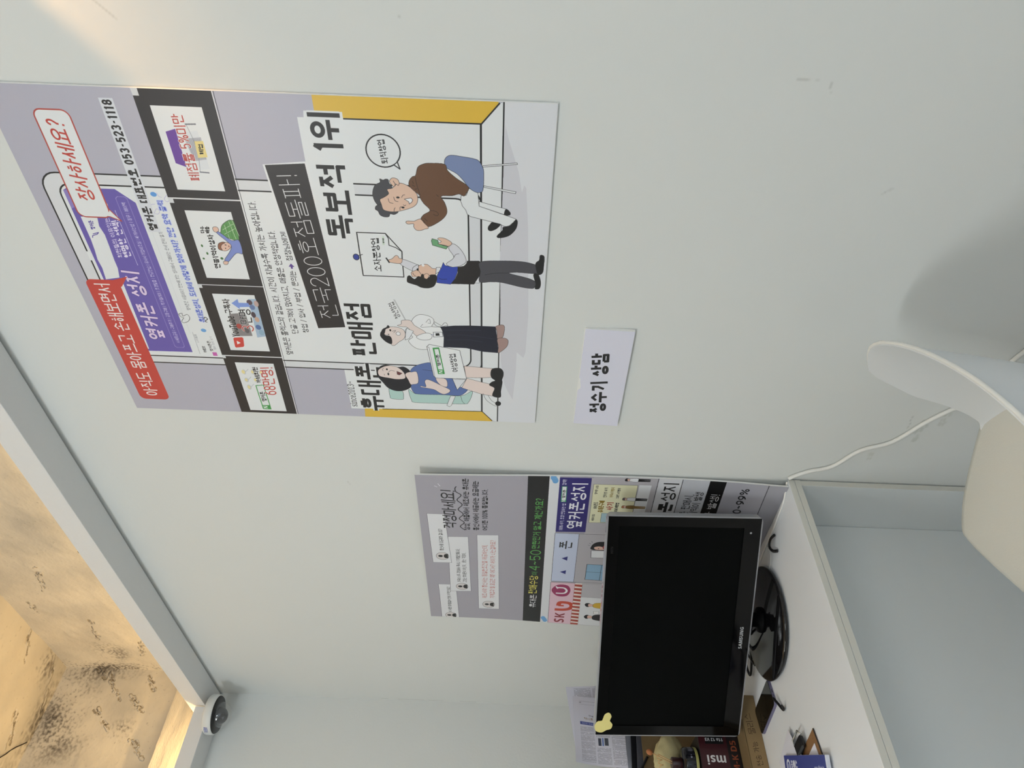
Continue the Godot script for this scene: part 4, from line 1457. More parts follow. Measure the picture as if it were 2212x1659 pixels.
const PRINT_A := [
	["r", "b7b6c4", 0, 0, 800, 1000],
	["r", "e6e9eb", 28, 543, 760, 866],
	["p", "dcdee2", "1b1b1d", 3, 0, 602, 29, 610.8, 30.2, 619, 33.6, 626, 39, 631.4, 46, 634.8, 54.2, 636, 63, 636, 833, 634.8, 841.8, 631.4, 850, 626, 857, 619, 862.4, 610.8, 865.8, 602, 867, 193, 867, 184.2, 865.8, 176, 862.4, 169, 857, 163.6, 850, 160.2, 841.8, 159, 833, 159, 63, 160.2, 54.2, 163.6, 46, 169, 39, 176, 33.6, 184.2, 30.2, 193, 29],
	["p", "e6e9eb", "1b1b1d", 3, 0, 589, 56, 595.2, 56.8, 601, 59.2, 606, 63, 609.8, 68, 612.2, 73.8, 613, 80, 613, 818, 612.2, 824.2, 609.8, 830, 606, 835, 601, 838.8, 595.2, 841.2, 589, 842, 204, 842, 197.8, 841.2, 192, 838.8, 187, 835, 183.2, 830, 180.8, 824.2, 180, 818, 180, 80, 180.8, 73.8, 183.2, 68, 187, 63, 192, 59.2, 197.8, 56.8, 204, 56],
	["r", "e6e9eb", 440, 54, 462, 59],
	["p", "e2ba43", "", 0, 0, 760, 575, 800, 575, 800, 898, 793, 896, 760, 868],
	["p", "e2ba43", "", 0, 0, 0, 574, 29, 576, 33, 868, 2, 893, 0, 893],
	["r", "dfe1e6", 0, 906, 800, 1000],
	["p", "e6e9eb", "", 0, 0, 33, 868, 760, 867, 797, 899, 800, 907, 0, 907, 2, 892],
	["l", "1b1b1d", 2.6, 0, 760, 620, 760, 868, 798, 900],
	["l", "1b1b1d", 2, 0, 30, 620, 34, 868, 2, 893],
	["l", "1b1b1d", 3.4, 0, 33, 867, 760, 867],
	["l", "1b1b1d", 2.6, 0, 0, 906, 800, 907],
	["p", "d3d3da", "", 0, 0, 761, 910, 733, 917, 671, 937, 631, 944, 646, 948, 640, 952, 556, 959, 409, 966, 339, 969, 233, 967, 216, 963, 232, 947, 174, 947, 79, 942, 108, 929, 133, 920, 207, 911, 478, 905],
	["p", "6a5cb0", "", 0, 0, 194, 64, 600, 64, 606, 75, 606, 165, 578, 196, 195, 196],
	["p", "8f82c6", "", 0, 0, 560, 64, 600, 64, 603, 84, 570, 84],
	["p", "e6e9eb", "", 0, 0, 543, 75, 544, 108, 523, 104, 503, 108, 477, 107, 442, 105, 423, 105, 399, 100, 393, 69, 422, 72, 443, 70, 465, 73, 491, 75, 517, 75],
	["p", "e6e9eb", "", 0, 0, 200, 97, 400, 103, 376, 96, 376, 90, 200, 90],
	["t", "옆커폰", "5a4ea0", 1.6, "", 0, 514, 84, 535, 86, 515, 94],
	["l", "5a4ea0", 1.6, 0, 495, 80, 500, 82, 504, 93, 508, 97, 504, 84],
	["t", "옆커폰 성지", "e6d2ee", 5.2, "3d2f86", 1.2, 230, 108, 422, 108, 226, 147],
	["t", "회원들의 이유있는", "e0d8f2", 1.3, "", 0, 448, 115, 541, 120, 451, 126],
	["t", "현명한 선택!", "efe8fa", 2.4, "", 0, 448, 128, 536, 131, 452, 145],
	["l", "e6e0f4", 0.8, 0, 432, 150, 560, 149],
	["l", "c9c0e6", 0.7, 0, 584, 160, 585.6, 160.2, 587, 160.8, 588.2, 161.8, 589.2, 163, 589.8, 164.4, 590, 166, 590, 176, 589.8, 177.6, 589.2, 179, 588.2, 180.2, 587, 181.2, 585.6, 181.8, 584, 182, 214, 182, 212.4, 181.8, 211, 181.2, 209.8, 180.2, 208.8, 179, 208.2, 177.6, 208, 176, 208, 166, 208.2, 164.4, 208.8, 163, 209.8, 161.8, 211, 160.8, 212.4, 160.2, 214, 160, 584, 160],
	["t", "시세표공유 | 구매후기 | 공동구매 | 특가알리미 | 호갱탈출 | 현금완납 | 유사사기업체조심 | 싸게사는법 | 동무 | 페이백", "ddd6f0", 0.7, "", 0, 222, 167, 578, 167, 222, 176],
	["e", "f2e9c8", "", 0, 572, 132, 9, 7],
	["l", "cfd2da", 0.6, 0, 250, 207, 600, 207],
	["t", "옆커폰은 처음이지? 한눈에 보는 성지에서 구매하는 순서 먼저 알기", "6d6f78", 0.7, "", 0, 318, 219, 515, 219, 318, 228],
	["t", "휴대폰성지, 도대체 어떻게 찾아가지? 간단 요약 클릭", "4d5fc4", 1.6, "c9d2f2", 1.6, 285, 238, 586, 238, 285, 252],
	["e", "6fa8e0", "", 0, 262, 240, 5, 6],
	["e", "5c9ce0", "", 0, 598, 237, 5, 6],
	["l", "1b1b1d", 1.6, 1, 295, 249, 300, 254, 295, 258, 289, 251, 286, 255],
	["l", "1b1b1d", 0.9, 1, 306, 197, 309, 205, 301, 205, 306, 216, 297, 219, 287, 213, 282, 202, 286, 198, 296, 205, 299, 200, 306, 197],
	["l", "8d8f98", 0.7, 0, 190, 212, 256, 213],
	["t", "카페정보", "1b1b1d", 0.8, "", 0, 195, 222, 215, 222, 195, 230],
	["t", "나의활동", "8d8f98", 0.5, "", 0, 225, 214, 250, 214, 225, 220],
	["t", "옆커폰은..", "1b1b1d", 0.9, "", 0, 200, 238, 236, 238, 200, 246],
	["t", "멤버 정보 보기", "9a9ca6", 0.5, "", 0, 205, 248, 245, 248, 205, 254],
	["p", "c95fb0", "", 0, 0, 186, 242, 197, 242, 197, 252, 186, 252],
	["l", "b9b2dd", 0.8, 1, 577, 233, 574, 224, 559, 224, 555, 231, 561, 237, 567, 233, 557, 225],
	["l", "b9b2dd", 0.8, 1, 602, 244, 594, 246, 592, 251],
	["l", "b9b2dd", 0.9, 1, 599, 264, 589, 255, 583, 259, 590, 268],
	["p", "c8463f", "", 0, 0, 378, 22, 381.6, 22.5, 385, 23.9, 387.9, 26.1, 390.1, 29, 391.5, 32.4, 392, 36, 392, 80, 391.5, 83.6, 390.1, 87, 387.9, 89.9, 385, 92.1, 381.6, 93.5, 378, 94, 48, 94, 44.4, 93.5, 41, 92.1, 38.1, 89.9, 35.9, 87, 34.5, 83.6, 34, 80, 34, 36, 34.5, 32.4, 35.9, 29, 38.1, 26.1, 41, 23.9, 44.4, 22.5, 48, 22],
	["p", "c8463f", "", 0, 0, 372, 90, 391, 80, 402, 117, 376, 97],
	["t", "아직도 몸아프고 손해보면서", "f0eaea", 3.1, "", 0, 46, 37, 384, 37, 46, 73],
	["p", "e6e9eb", "b5483f", 2.4, 0, 743, 73, 746.6, 73.5, 750, 74.9, 752.9, 77.1, 755.1, 80, 756.5, 83.4, 757, 87, 757, 123, 756.5, 126.6, 755.1, 130, 752.9, 132.9, 750, 135.1, 746.6, 136.5, 743, 137, 557, 137, 553.4, 136.5, 550, 135.1, 547.1, 132.9, 544.9, 130, 543.5, 126.6, 543, 123, 543, 87, 543.5, 83.4, 544.9, 80, 547.1, 77.1, 550, 74.9, 553.4, 73.5, 557, 73],
	["p", "e6e9eb", "b5483f", 2, 0, 547, 130, 562, 138, 536, 154],
	["p", "e6e9eb", "", 0, 0, 548, 124, 566, 134, 553, 135.6, 546, 133],
	["t", "장사하세요?", "c0453d", 3.4, "", 0, 581, 88, 743, 88, 574, 121],
	["r", "dcdfe6", 628, 200, 781, 225],
	["r", "dcdfe6", 514, 200, 628, 225],
	["t", "옆커폰 대표번호 053-523-1118", "1b1b1d", 3.2, "", 0, 517, 203, 779, 203, 517, 222],
	["r", "272427", 593, 263, 797, 402],
	["r", "272427", 388, 263, 591, 402],
	["r", "272427", 190, 263, 389, 402],
	["r", "272427", -2, 263, 187, 402],
	["r", "272427", 797, 263, 800, 402],
	["r", "d9d9dd", 590, 262, 592, 402],
	["r", "d9d9dd", 388, 262, 390, 402],
	["r", "d9d9dd", 187, 262, 189, 402],
	["r", "e6e9eb", 610, 287, 771, 378],
	["r", "e6e9eb", 407, 287, 566, 378],
	["r", "e6e9eb", 206, 287, 366, 378],
	["r", "e6e9eb", 8, 287, 168, 378],
	["p", "d7dadd", "", 0, 0, 787, 263, 800, 262, 800, 274, 787, 274],
	["p", "d7dadd", "", 0, 0, 581, 263, 593, 262, 593, 272, 581, 272],
	["p", "d7dadd", "", 0, 0, 380, 263, 390, 262, 390, 271, 380, 271],
	["p", "d7dadd", "", 0, 0, 180, 263, 190, 262, 190, 270, 180, 270],
	["r", "f0f0f2", 0, 402, 800, 403.4],
	["r", "1b1b1d", 0, 405, 800, 406.2],
	["p", "6b3fa0", "", 0, 0, 724, 300, 730, 319, 657, 318, 664, 300],
	["p", "dfe3e8", "", 0, 0, 724, 331, 728, 358, 655, 361, 652, 343],
	["p", "b9bac2", "", 0, 0, 712, 330, 716, 361, 674, 360, 669, 336],
	["l", "8f919a", 0.6, 0, 713, 333, 673, 338],
	["l", "8f919a", 0.6, 0, 713, 336, 673, 340],
	["l", "8f919a", 0.6, 0, 713, 339, 673, 343],
	["l", "8f919a", 0.6, 0, 713, 342, 673, 346],
	["l", "8f919a", 0.6, 0, 713, 345, 673, 348],
	["l", "8f919a", 0.6, 0, 713, 348, 673, 351],
	["l", "8f919a", 0.6, 0, 713, 351, 673, 354],
	["l", "8f919a", 0.6, 0, 713, 354, 673, 357],
	["l", "8f919a", 0.6, 0, 713, 357, 673, 359],
	["l", "7b7d86", 2.6, 0, 739, 339, 740, 359],
	["l", "7b7d86", 2.6, 0, 648, 340, 647, 358],
	["l", "7b7d86", 0.7, 1, 739, 341, 712, 346, 695, 347, 676, 346, 648, 341],
	["p", "e8d68c", "", 0, 0, 708, 347, 709, 363, 678, 363, 676, 345],
	["t", "폐업", "1b1b1d", 1.4, "", 0, 682, 349, 703, 352, 683, 358],
	["t", "폐점률 5%미만", "b8473f", 2.1, "eef0f2", 0.9, 628, 316, 757, 318, 629, 338],
	["p", "5f9a55", "1c1c1e", 0.7, 1, 523, 347, 536, 353, 546, 366, 548, 374, 543, 379, 504, 379, 504, 364, 513, 346],
	["l", "d9e3cf", 0.8, 0, 536, 357, 506, 360],
	["l", "d9e3cf", 0.8, 0, 545, 368, 504, 373],
	["l", "d9e3cf", 0.8, 0, 525, 351, 539, 375],
	["l", "d9e3cf", 0.8, 0, 515, 352, 529, 377],
	["l", "d9e3cf", 0.8, 0, 548, 375, 512, 381],
	["l", "3f6e3a", 0.7, 0, 538, 362, 513, 358],
	["l", "3f6e3a", 0.7, 0, 536, 369, 506, 366],
	["l", "3f6e3a", 0.7, 0, 536, 375, 511, 374],
	["p", "7f8fd0", "1c1c1e", 0.7, 1, 522, 339, 516, 347, 501, 363, 502, 378, 471, 378, 471, 365, 448, 342, 454, 337, 475, 353, 491, 358, 516, 338],
	["p", "e3bfae", "1c1c1e", 0.7, 1, 484, 332, 494, 340, 496, 353, 490, 359, 482, 355, 476, 346, 477, 336],
	["p", "8f5a40", "1c1c1e", 0.7, 1, 480, 331, 492, 334, 497, 344, 495, 348, 491, 341, 484, 337, 477, 338],
	["p", "e3bfae", "1c1c1e", 0.7, 1, 530, 333, 531, 341, 524, 343, 519, 337, 522, 332],
	["p", "e3bfae", "1c1c1e", 0.7, 1, 450, 334, 450, 343, 443, 340, 443, 333],
	["e", "1b1b1d", "", 0, 490, 348, 1, 2],
	["e", "1b1b1d", "", 0, 482, 346, 1.4, 1],
	["e", "7c3a34", "", 0, 487, 354, 2.2, 1],
	["e", "3f6e3a", "", 0, 486, 299, 3.2, 2],
	["e", "3f6e3a", "", 0, 468, 305, 3.2, 2],
	["e", "3f6e3a", "", 0, 455, 294, 2.2, 2.2],
	["e", "3f6e3a", "", 0, 457, 332, 3, 3],
	["t", "연봉1억이상자", "1b1b1d", 2, "", 0, 431, 311, 513, 316, 432, 324],
	["t", "다수", "1b1b1d", 1.6, "", 0, 515, 304, 531, 307, 516, 313],
	["t", "배출", "1b1b1d", 1.6, "", 0, 515, 314, 531, 317, 516, 323],
	["p", "8a8688", "", 0, 0, 312, 310, 317, 347, 251, 348, 249, 311],
	["p", "a7bdd4", "", 0, 0, 355, 362, 356, 379, 251, 378, 247, 358],
	["e", "5c4a55", "", 0, 346, 363, 7.1, 6.1],
	["e", "6a7fae", "", 0, 333, 366, 7.1, 6],
	["e", "4d3f4a", "", 0, 312, 364, 8.2, 5],
	["e", "c9a795", "", 0, 299, 369, 7.3, 5.1],
	["e", "5873a8", "", 0, 277, 367, 7.1, 6.1],
	["e", "8fb0c8", "", 0, 262, 371, 8.1, 6],
	["e", "c2a6a0", "", 0, 343, 377, 8.2, 5],
	["e", "55474c", "", 0, 298, 336, 8.2, 6],
	["e", "b04a44", "", 0, 278, 324, 7.3, 6.1],
	["e", "5d5a60", "", 0, 266, 339, 7.3, 5.1],
	["p", "d4473e", "", 0, 0, 241, 302, 244, 305, 246, 323, 243, 325, 221, 322, 217, 319, 214, 302, 217, 300],
	["p", "f2f2f2", "", 0, 0, 235, 308, 229, 316, 224, 307],
	["p", "7f9be0", "", 0, 0, 342, 323, 354, 339, 344, 339, 344, 360, 334, 361, 332, 338, 326, 338],
	["t", "구독자", "1b1b1d", 2.1, "eef0f2", 0.6, 311, 302, 353, 304, 312, 319],
	["f", "YouTube", "b", "1b1b1d", 247, 301, 306, 18],
	["t", "3", "b8473f", 2.4, "eef0f2", 0.8, 260, 327, 282, 329, 262, 356],
	["t", "만명", "1b1b1d", 2.4, "eef0f2", 0.8, 284, 328, 327, 332, 286, 357],
	["e", "c9cdd2", "", 0, 138, 302, 8.2, 4],
	["e", "ecdfa0", "", 0, 138, 300, 6.1, 4],
	["l", "b9bdc4", 1.2, 1, 138, 304, 142, 309, 148, 314],
	["e", "c9cdd2", "", 0, 112, 302, 7.3, 5.1],
	["e", "ecdfa0", "", 0, 112, 301, 5.1, 3],
	["l", "b9bdc4", 1.2, 1, 112, 305, 117, 310, 123, 315],
	["e", "c9cdd2", "", 0, 88, 303, 8.2, 5],
	["e", "ecdfa0", "", 0, 88, 302, 6.1, 3],
	["l", "b9bdc4", 1.2, 1, 88, 306, 93, 311, 99, 316],
	["e", "c9cdd2", "", 0, 139, 323, 8.2, 4],
	["e", "ecdfa0", "", 0, 139, 322, 5.1, 3],
	["l", "b9bdc4", 1.2, 1, 139, 326, 143, 330, 149, 335],
	["e", "c9cdd2", "", 0, 113, 324, 7.3, 4.1],
	["e", "ecdfa0", "", 0, 113, 323, 5.1, 3.2],
	["l", "b9bdc4", 1.2, 1, 114, 327, 118, 331, 124, 336],
	["e", "c9cdd2", "", 0, 89, 324, 8.2, 4],
	["e", "ecdfa0", "", 0, 89, 323, 6.3, 3],
	["l", "b9bdc4", 1.2, 1, 89, 326, 94, 331, 100, 336],
	["e", "c9cdd2", "", 0, 138, 343, 7.1, 5],
	["e", "ecdfa0", "", 0, 138, 342, 5.1, 3],
	["l", "b9bdc4", 1.2, 1, 138, 346, 143, 351, 149, 356],
	["p", "e6e9eb", "3f9a4c", 2.2, 0, 94, 320, 97, 339, 14, 340, 14, 321],
	["p", "3f9a4c", "", 0, 0, 27, 320, 28, 339, 14, 340, 14, 321],
	["t", "옆커폰", "1b1b1d", 1.7, "", 0, 40, 323, 74, 324, 41, 336],
	["f", "N", "b", "f0f4f0", 16, 322, 24, 11],
	["t", "카페회원", "1b1b1d", 1.9, "eef0f2", 0.6, 102, 324, 155, 324, 104, 337],
	["t", "68만명!", "c0453d", 2.9, "eef0f2", 0.8, 61, 334, 156, 342, 64, 366],
	["t", "옆커폰은 롤렉스와 같습니다. 시간이 지날수록 가치는 높아집니다.", "1b1b1d", 1.3, "", 0, 198, 415, 593, 415, 198, 431],
	["t", "단골 고객이 많아지고, 매출은 안정적입니다.", "1b1b1d", 1.3, "", 0, 262, 440, 529, 440, 262, 455],
	["t", "창업 / 입사 / 부업 / 문의는", "1b1b1d", 1.3, "", 0, 266, 465, 433, 465, 266, 479],
	["p", "5a3f8f", "", 0, 0, 438, 471, 443, 471, 443, 467, 451, 473, 443, 479, 443, 475, 438, 475],
	["t", "점장님에게", "1b1b1d", 1.3, "", 0, 457, 465, 526, 465, 457, 479],
	["p", "e9ebed", "", 0, 0, 278, 498, 668, 462, 677, 541, 676, 546, 284, 568],
	["p", "272325", "", 0, 0, 281, 502, 667, 466, 673, 541, 287, 563],
	["t", "전국200호점돌파!", "e8e8ea", 1.7, "", 0, 308, 513, 652, 481, 311, 555],
	["p", "e6e9eb", "", 0, 0, 503, 552, 700, 546, 772, 556, 772, 624, 503, 628],
	["t", "독보적 1위", "1b1b1d", 7.6, "e6e9eb", 3.5, 515, 560, 774, 560, 515, 620],
	["t", "휴대폰 판매점", "1b1b1d", 7.4, "e6e9eb", 3.5, 22, 567, 358, 567, 22, 627],
	["f", "since2013~", "s", "1b1b1d", 35, 542, 120, 17],
	["e", "e6e9eb", "1b1b1d", 2.4, 703, 689, 31.1, 31],
	["p", "e6e9eb", "1b1b1d", 2, 0, 677, 706, 669, 717, 683, 713],
	["p", "e6e9eb", "", 0, 0, 680, 702, 687, 710, 683, 712, 678, 706],
	["t", "퇴직창업", "1b1b1d", 1.5, "", 0, 678, 684, 724, 679, 680, 698],
	["p", "45454b", "1c1c1e", 0.7, 1, 631, 699, 640, 694, 647, 693, 648, 688, 646, 683, 648, 677, 641, 677, 635, 667, 621, 661, 608, 661, 597, 665, 592, 671, 602, 684, 616, 694],
	["p", "45454b", "1c1c1e", 0.7, 1, 594, 671, 591, 664, 584, 662, 580, 667, 572, 670, 568, 678, 569, 687, 575, 690, 574, 698, 580, 706, 583, 697, 585, 682, 595, 675],
	["p", "e2c0ab", "1c1c1e", 0.7, 1, 641, 712, 636, 729, 623, 743, 611, 746, 599, 743, 591, 734, 584, 716, 580, 699, 581, 684, 585, 677, 595, 675, 605, 673, 610, 681, 618, 691, 627, 689, 630, 699],
	["p", "e2c0ab", "1c1c1e", 0.7, 1, 644, 695, 651, 701, 649, 710, 642, 713, 636, 711, 639, 706, 633, 703, 636, 699],
	["e", "1b1b1d", "", 0, 611, 708, 2, 3.2],
	["e", "1b1b1d", "", 0, 590, 716, 2, 3],
	["l", "1b1b1d", 0.8, 1, 608, 689, 600, 691, 598, 698],
	["l", "1b1b1d", 0.8, 1, 612, 700, 604, 702, 602, 708],
	["l", "1b1b1d", 0.8, 1, 611, 715, 616, 718, 617, 722],
	["l", "1b1b1d", 0.8, 1, 580, 698, 586, 699, 589, 701],
	["l", "1b1b1d", 0.8, 1, 584, 710, 589, 710, 592, 713],
	["l", "1b1b1d", 0.8, 1, 596, 717, 594, 720, 596, 722],
	["l", "1b1b1d", 0.8, 1, 645, 702, 639, 705],
	["p", "f0f0f2", "1b1b1d", 0.8, 0, 608, 720, 611, 733, 607, 736, 602, 734, 598, 729, 603, 728],
	["p", "e6e9eb", "1b1b1d", 0.7, 0, 682, 870, 690, 933, 687, 934, 679, 870],
	["p", "e6e9eb", "1b1b1d", 0.7, 0, 642, 872, 632, 933, 628, 932, 639, 872],
	["p", "e6e9eb", "1b1b1d", 0.7, 0, 609, 863, 595, 915, 583, 911, 599, 863],
	["p", "1b1b1d", "1c1c1e", 0.7, 1, 595, 915, 588, 923, 582, 922, 583, 912],
	["p", "1b1b1d", "1c1c1e", 0.7, 1, 561, 885, 565, 889, 563, 905, 552, 898, 546, 887, 548, 881, 555, 881],
	["p", "e6e9eb", "1b1b1d", 0.7, 0, 620, 829, 608, 828, 598, 831, 590, 837, 581, 840, 576, 846, 562, 904, 558, 910, 557, 916, 559, 922, 567, 930, 574, 935, 575, 933, 599, 863, 627, 861, 629, 855, 636, 844, 621, 839, 620, 833],
	["p", "1b1b1d", "1c1c1e", 0.7, 1, 573, 935, 567, 938, 552, 935, 538, 924, 532, 911, 531, 900, 536, 899, 548, 909, 555, 910, 558, 922, 567, 930],
	["p", "7c8cb4", "1c1c1e", 0.7, 1, 700, 814, 697, 805, 689, 800, 678, 801, 672, 808, 664, 822, 651, 834, 638, 843, 629, 855, 628, 865, 635, 871, 670, 872, 681, 869, 691, 863, 695, 853, 698, 833],
	["p", "6b4a33", "1c1c1e", 0.7, 1, 658, 745, 674, 750, 681, 761, 683, 773, 682, 800, 670, 805, 655, 821, 645, 836, 636, 844, 625, 839, 619, 834, 623, 825, 619, 812, 617, 791, 604, 797, 588, 801, 576, 798, 563, 786, 550, 764, 559, 754, 566, 749, 576, 755, 586, 768, 600, 757, 611, 751, 618, 749, 629, 737, 638, 731, 648, 733, 655, 739],
	["l", "2e2018", 0.8, 1, 654, 744, 639, 746, 617, 751],
	["l", "2e2018", 0.8, 1, 578, 774, 575, 780, 578, 784, 584, 780, 586, 768],
	["l", "2e2018", 0.8, 1, 616, 786, 620, 782],
	["l", "2e2018", 0.8, 1, 564, 753, 559, 757],
	["l", "2e2018", 0.8, 1, 568, 756, 562, 762],
	["l", "2e2018", 0.8, 1, 646, 738, 641, 740],
	["l", "2e2018", 0.8, 1, 638, 737, 635, 742],
	["l", "2e2018", 0.8, 1, 629, 742, 631, 746],
	["p", "e2c0ab", "1c1c1e", 0.7, 1, 566, 749, 565, 743, 561, 735, 561, 723, 558, 719, 554, 723, 555, 734, 548, 734, 541, 739, 541, 748, 544, 755, 546, 762, 550, 762, 558, 755],
	["p", "e6e9eb", "1b1b1d", 2.2, 0, 531, 619, 531, 676, 490, 706, 473, 705, 428, 705, 428, 620],
	["p", "e6e9eb", "1b1b1d", 1.6, 0, 531, 676, 520, 681, 504, 681, 499, 694, 490, 706],
	["e", "2f429c", "1b1b1d", 1.4, 473, 611, 7.1, 6],
	["l", "1b1b1d", 1.4, 0, 477, 617, 480, 625],
	["t", "소자본창업", "1b1b1d", 1.8, "", 0, 438, 644, 519, 645, 440, 661],
	["r", "cfe3cf", 0, 0, 0, 0],
	["p", "cfe0cf", "", 0, 0, 524, 669, 524, 673, 504, 672, 504, 668],
	["t", "옆커폰", "1b1b1d", 0.8, "", 0, 508, 669, 520, 669, 508, 672],
	["p", "dadbe2", "1c1c1e", 0.7, 1, 472, 705, 459, 737, 455, 738, 451, 725, 444, 724, 460, 700],
	["p", "e2c0ab", "1c1c1e", 0.7, 1, 472, 684, 480, 692, 479, 697, 474, 699, 472, 705, 461, 700, 464, 677, 469, 677],
	["l", "1b1b1d", 3, 0, 474, 672, 462, 678],
	["p", "dadbe2", "1c1c1e", 0.7, 1, 465, 795, 481, 811, 502, 801, 513, 809, 507, 820, 491, 831, 474, 836, 465, 830, 458, 816, 458, 804],
	["l", "1b1b1d", 0.7, 1, 481, 811, 488, 815, 490, 822],
	["p", "6fa878", "1b1b1d", 0.8, 0, 523, 769, 520, 780, 511, 782, 506, 800, 500, 796, 508, 769, 518, 767],
	["p", "e2c0ab", "1c1c1e", 0.7, 1, 523, 780, 526, 785, 524, 796, 515, 808, 507, 802, 509, 793, 512, 780, 517, 787],
	["p", "e2c0ab", "1c1c1e", 0.7, 1, 439, 721, 443, 724, 449, 736, 456, 737, 460, 743, 462, 754, 457, 761, 452, 766, 451, 774, 438, 772, 434, 760, 428, 753, 426, 746, 430, 737, 429, 725, 432, 722],
	["p", "dadbe2", "1c1c1e", 0.7, 1, 445, 724, 453, 726, 460, 736, 457, 737, 450, 736, 444, 727],
	["p", "1b1817", "1c1c1e", 0.7, 1, 430, 713, 421, 711, 415, 712, 411, 722, 408, 731, 403, 740, 402, 754, 407, 766, 419, 772, 435, 773, 436, 761, 431, 759, 426, 752, 427, 747, 437, 746, 435, 742, 430, 740, 431, 735, 424, 728, 426, 723, 432, 718],
	["p", "e2c0ab", "1c1c1e", 0.7, 1, 434, 747, 439, 752, 436, 758, 429, 756, 425, 752, 428, 748],
	["e", "1b1b1d", "", 0, 448, 735, 3, 2],
	["l", "1b1b1d", 0.8, 0, 448, 735, 436, 742],
	["e", "f0f0f2", "", 0, 459, 747, 3.2, 3],
	["l", "1b1b1d", 0.8, 1, 440, 724, 433, 727, 433, 730],
	["p", "e3e5ea", "1b1b1d", 0.7, 0, 455, 774, 456, 782, 450, 783, 444, 779, 439, 772],
	["p", "3048b0", "1b1b1d", 0.6, 0, 468, 789, 461, 792, 457, 807, 459, 819, 444, 817, 427, 811, 414, 802, 416, 778, 417, 773, 436, 775, 444, 779, 454, 784],
	["l", "1b1b1d", 0.9, 1, 429, 778, 426, 784, 427, 795],
	["p", "211d1e", "", 0, 0, 458, 818, 461, 831, 467, 836, 474, 838, 475, 862, 472, 866, 438, 864, 424, 858, 416, 851, 415, 803, 428, 812, 444, 818],
	["p", "e3e5ea", "1b1b1d", 0.6, 0, 438, 863, 420, 863, 420, 853],
	["p", "4c4b52", "1c1c1e", 0.7, 1, 472, 864, 449, 865, 423, 863, 424, 886, 424, 905, 421, 921, 414, 949, 411, 970, 413, 978, 423, 981, 431, 977, 438, 960, 447, 925, 450, 936, 450, 950, 449, 978, 455, 984, 466, 984, 472, 974, 477, 949, 477, 908],
	["l", "1b1b1d", 0.8, 1, 441, 874, 446, 895, 448, 925],
	["p", "1b1b1d", "1c1c1e", 0.7, 1, 473, 978, 482, 985, 493, 986, 494, 991, 489, 995, 467, 995, 453, 994, 447, 989, 449, 983],
	["p", "1b1b1d", "1c1c1e", 0.7, 1, 446, 975, 448, 984, 433, 990, 419, 991, 411, 988, 411, 980, 423, 981],
	["p", "e6e9eb", "1c1c1e", 0.7, 1, 312, 762, 305, 773, 302, 779, 309, 784, 310, 789, 302, 792, 302, 788, 299, 779, 301, 766],
	["p", "eef0f2", "1c1c1e", 0.7, 1, 252, 702, 239, 710, 231, 722, 230, 739, 235, 763, 239, 780, 270, 783, 292, 778, 297, 774, 298, 757, 310, 762, 321, 760, 329, 747, 330, 730, 321, 718, 308, 712, 295, 714, 290, 700, 277, 697, 267, 712, 258, 704],
	["l", "1b1b1d", 0.6, 1, 298, 757, 295, 733, 304, 737],
	["l", "1b1b1d", 0.6, 1, 309, 744, 319, 752, 307, 754, 308, 748],
	["p", "e6d8d3", "1c1c1e", 0.7, 1, 312, 691, 314, 707, 308, 714, 299, 719, 279, 743, 267, 724, 292, 703, 294, 692, 297, 680, 302, 689],
	["p", "eef0f2", "1c1c1e", 0.7, 1, 271, 724, 279, 743, 274, 756, 261, 751, 258, 733, 264, 721],
	["p", "e6d8d3", "1c1c1e", 0.7, 1, 288, 654, 293, 664, 292, 681, 285, 693, 272, 696, 259, 691, 250, 680, 239, 669, 240, 662, 248, 661, 258, 663, 266, 660, 270, 649, 276, 650],
	["p", "16161c", "1c1c1e", 0.7, 1, 279, 643, 273, 640, 263, 640, 249, 650, 243, 662, 256, 664, 265, 661, 267, 652, 271, 648, 278, 650, 286, 653, 291, 662, 297, 659, 291, 655, 286, 647],
	["e", "1b1b1d", "", 0, 283, 663, 3, 2],
	["e", "1b1b1d", "", 0, 271, 658, 1, 2],
	["e", "f2f2f4", "1b1b1d", 0.7, 274, 680, 5.1, 5],
	["l", "1b1b1d", 0.7, 1, 280, 667, 283, 675, 276, 670],
	["p", "e6e8ec", "1b1b1d", 0.6, 0, 277, 697, 290, 700, 283, 715, 261, 704, 256, 694],
	["p", "1a1c2e", "", 0, 0, 298, 775, 303, 806, 305, 843, 305, 898, 279, 901, 228, 906, 230, 870, 239, 832, 239, 780, 267, 782, 289, 779],
	["l", "3a3d52", 0.7, 1, 289, 783, 291, 823, 292, 866],
	["l", "3a3d52", 0.7, 1, 275, 790, 277, 830, 269, 895],
	["l", "3a3d52", 0.7, 1, 261, 788, 264, 830, 259, 869],
	["p", "a88c86", "1c1c1e", 0.7, 1, 304, 898, 310, 908, 309, 916, 299, 918, 277, 915, 271, 908, 270, 902, 292, 901],
	["p", "a88c86", "1c1c1e", 0.7, 1, 268, 902, 273, 912, 271, 923, 263, 927, 246, 923, 228, 905, 247, 905],
	["p", "eef0f2", "1b1b1d", 0.8, 0, 282, 759, 283, 779, 270, 780, 268, 759],
	["p", "1b1b1d", "", 0, 0, 279, 764, 280, 772, 273, 773, 272, 764],
	["l", "4a5a9c", 0.8, 0, 274, 753, 275, 759],
	["t", "청년창업", "1b1b1d", 1.1, "", 0, 314, 677, 357, 664, 321, 690],
	["l", "6a6a70", 0.5, 0, 369, 678, 313, 699],
	["l", "6a6a70", 0.5, 0, 369, 680, 314, 700],
	["p", "b4d4ce", "1c1c1e", 0.7, 1, 103, 643, 104, 648, 95, 674, 72, 676, 66, 672, 67, 647, 76, 643],
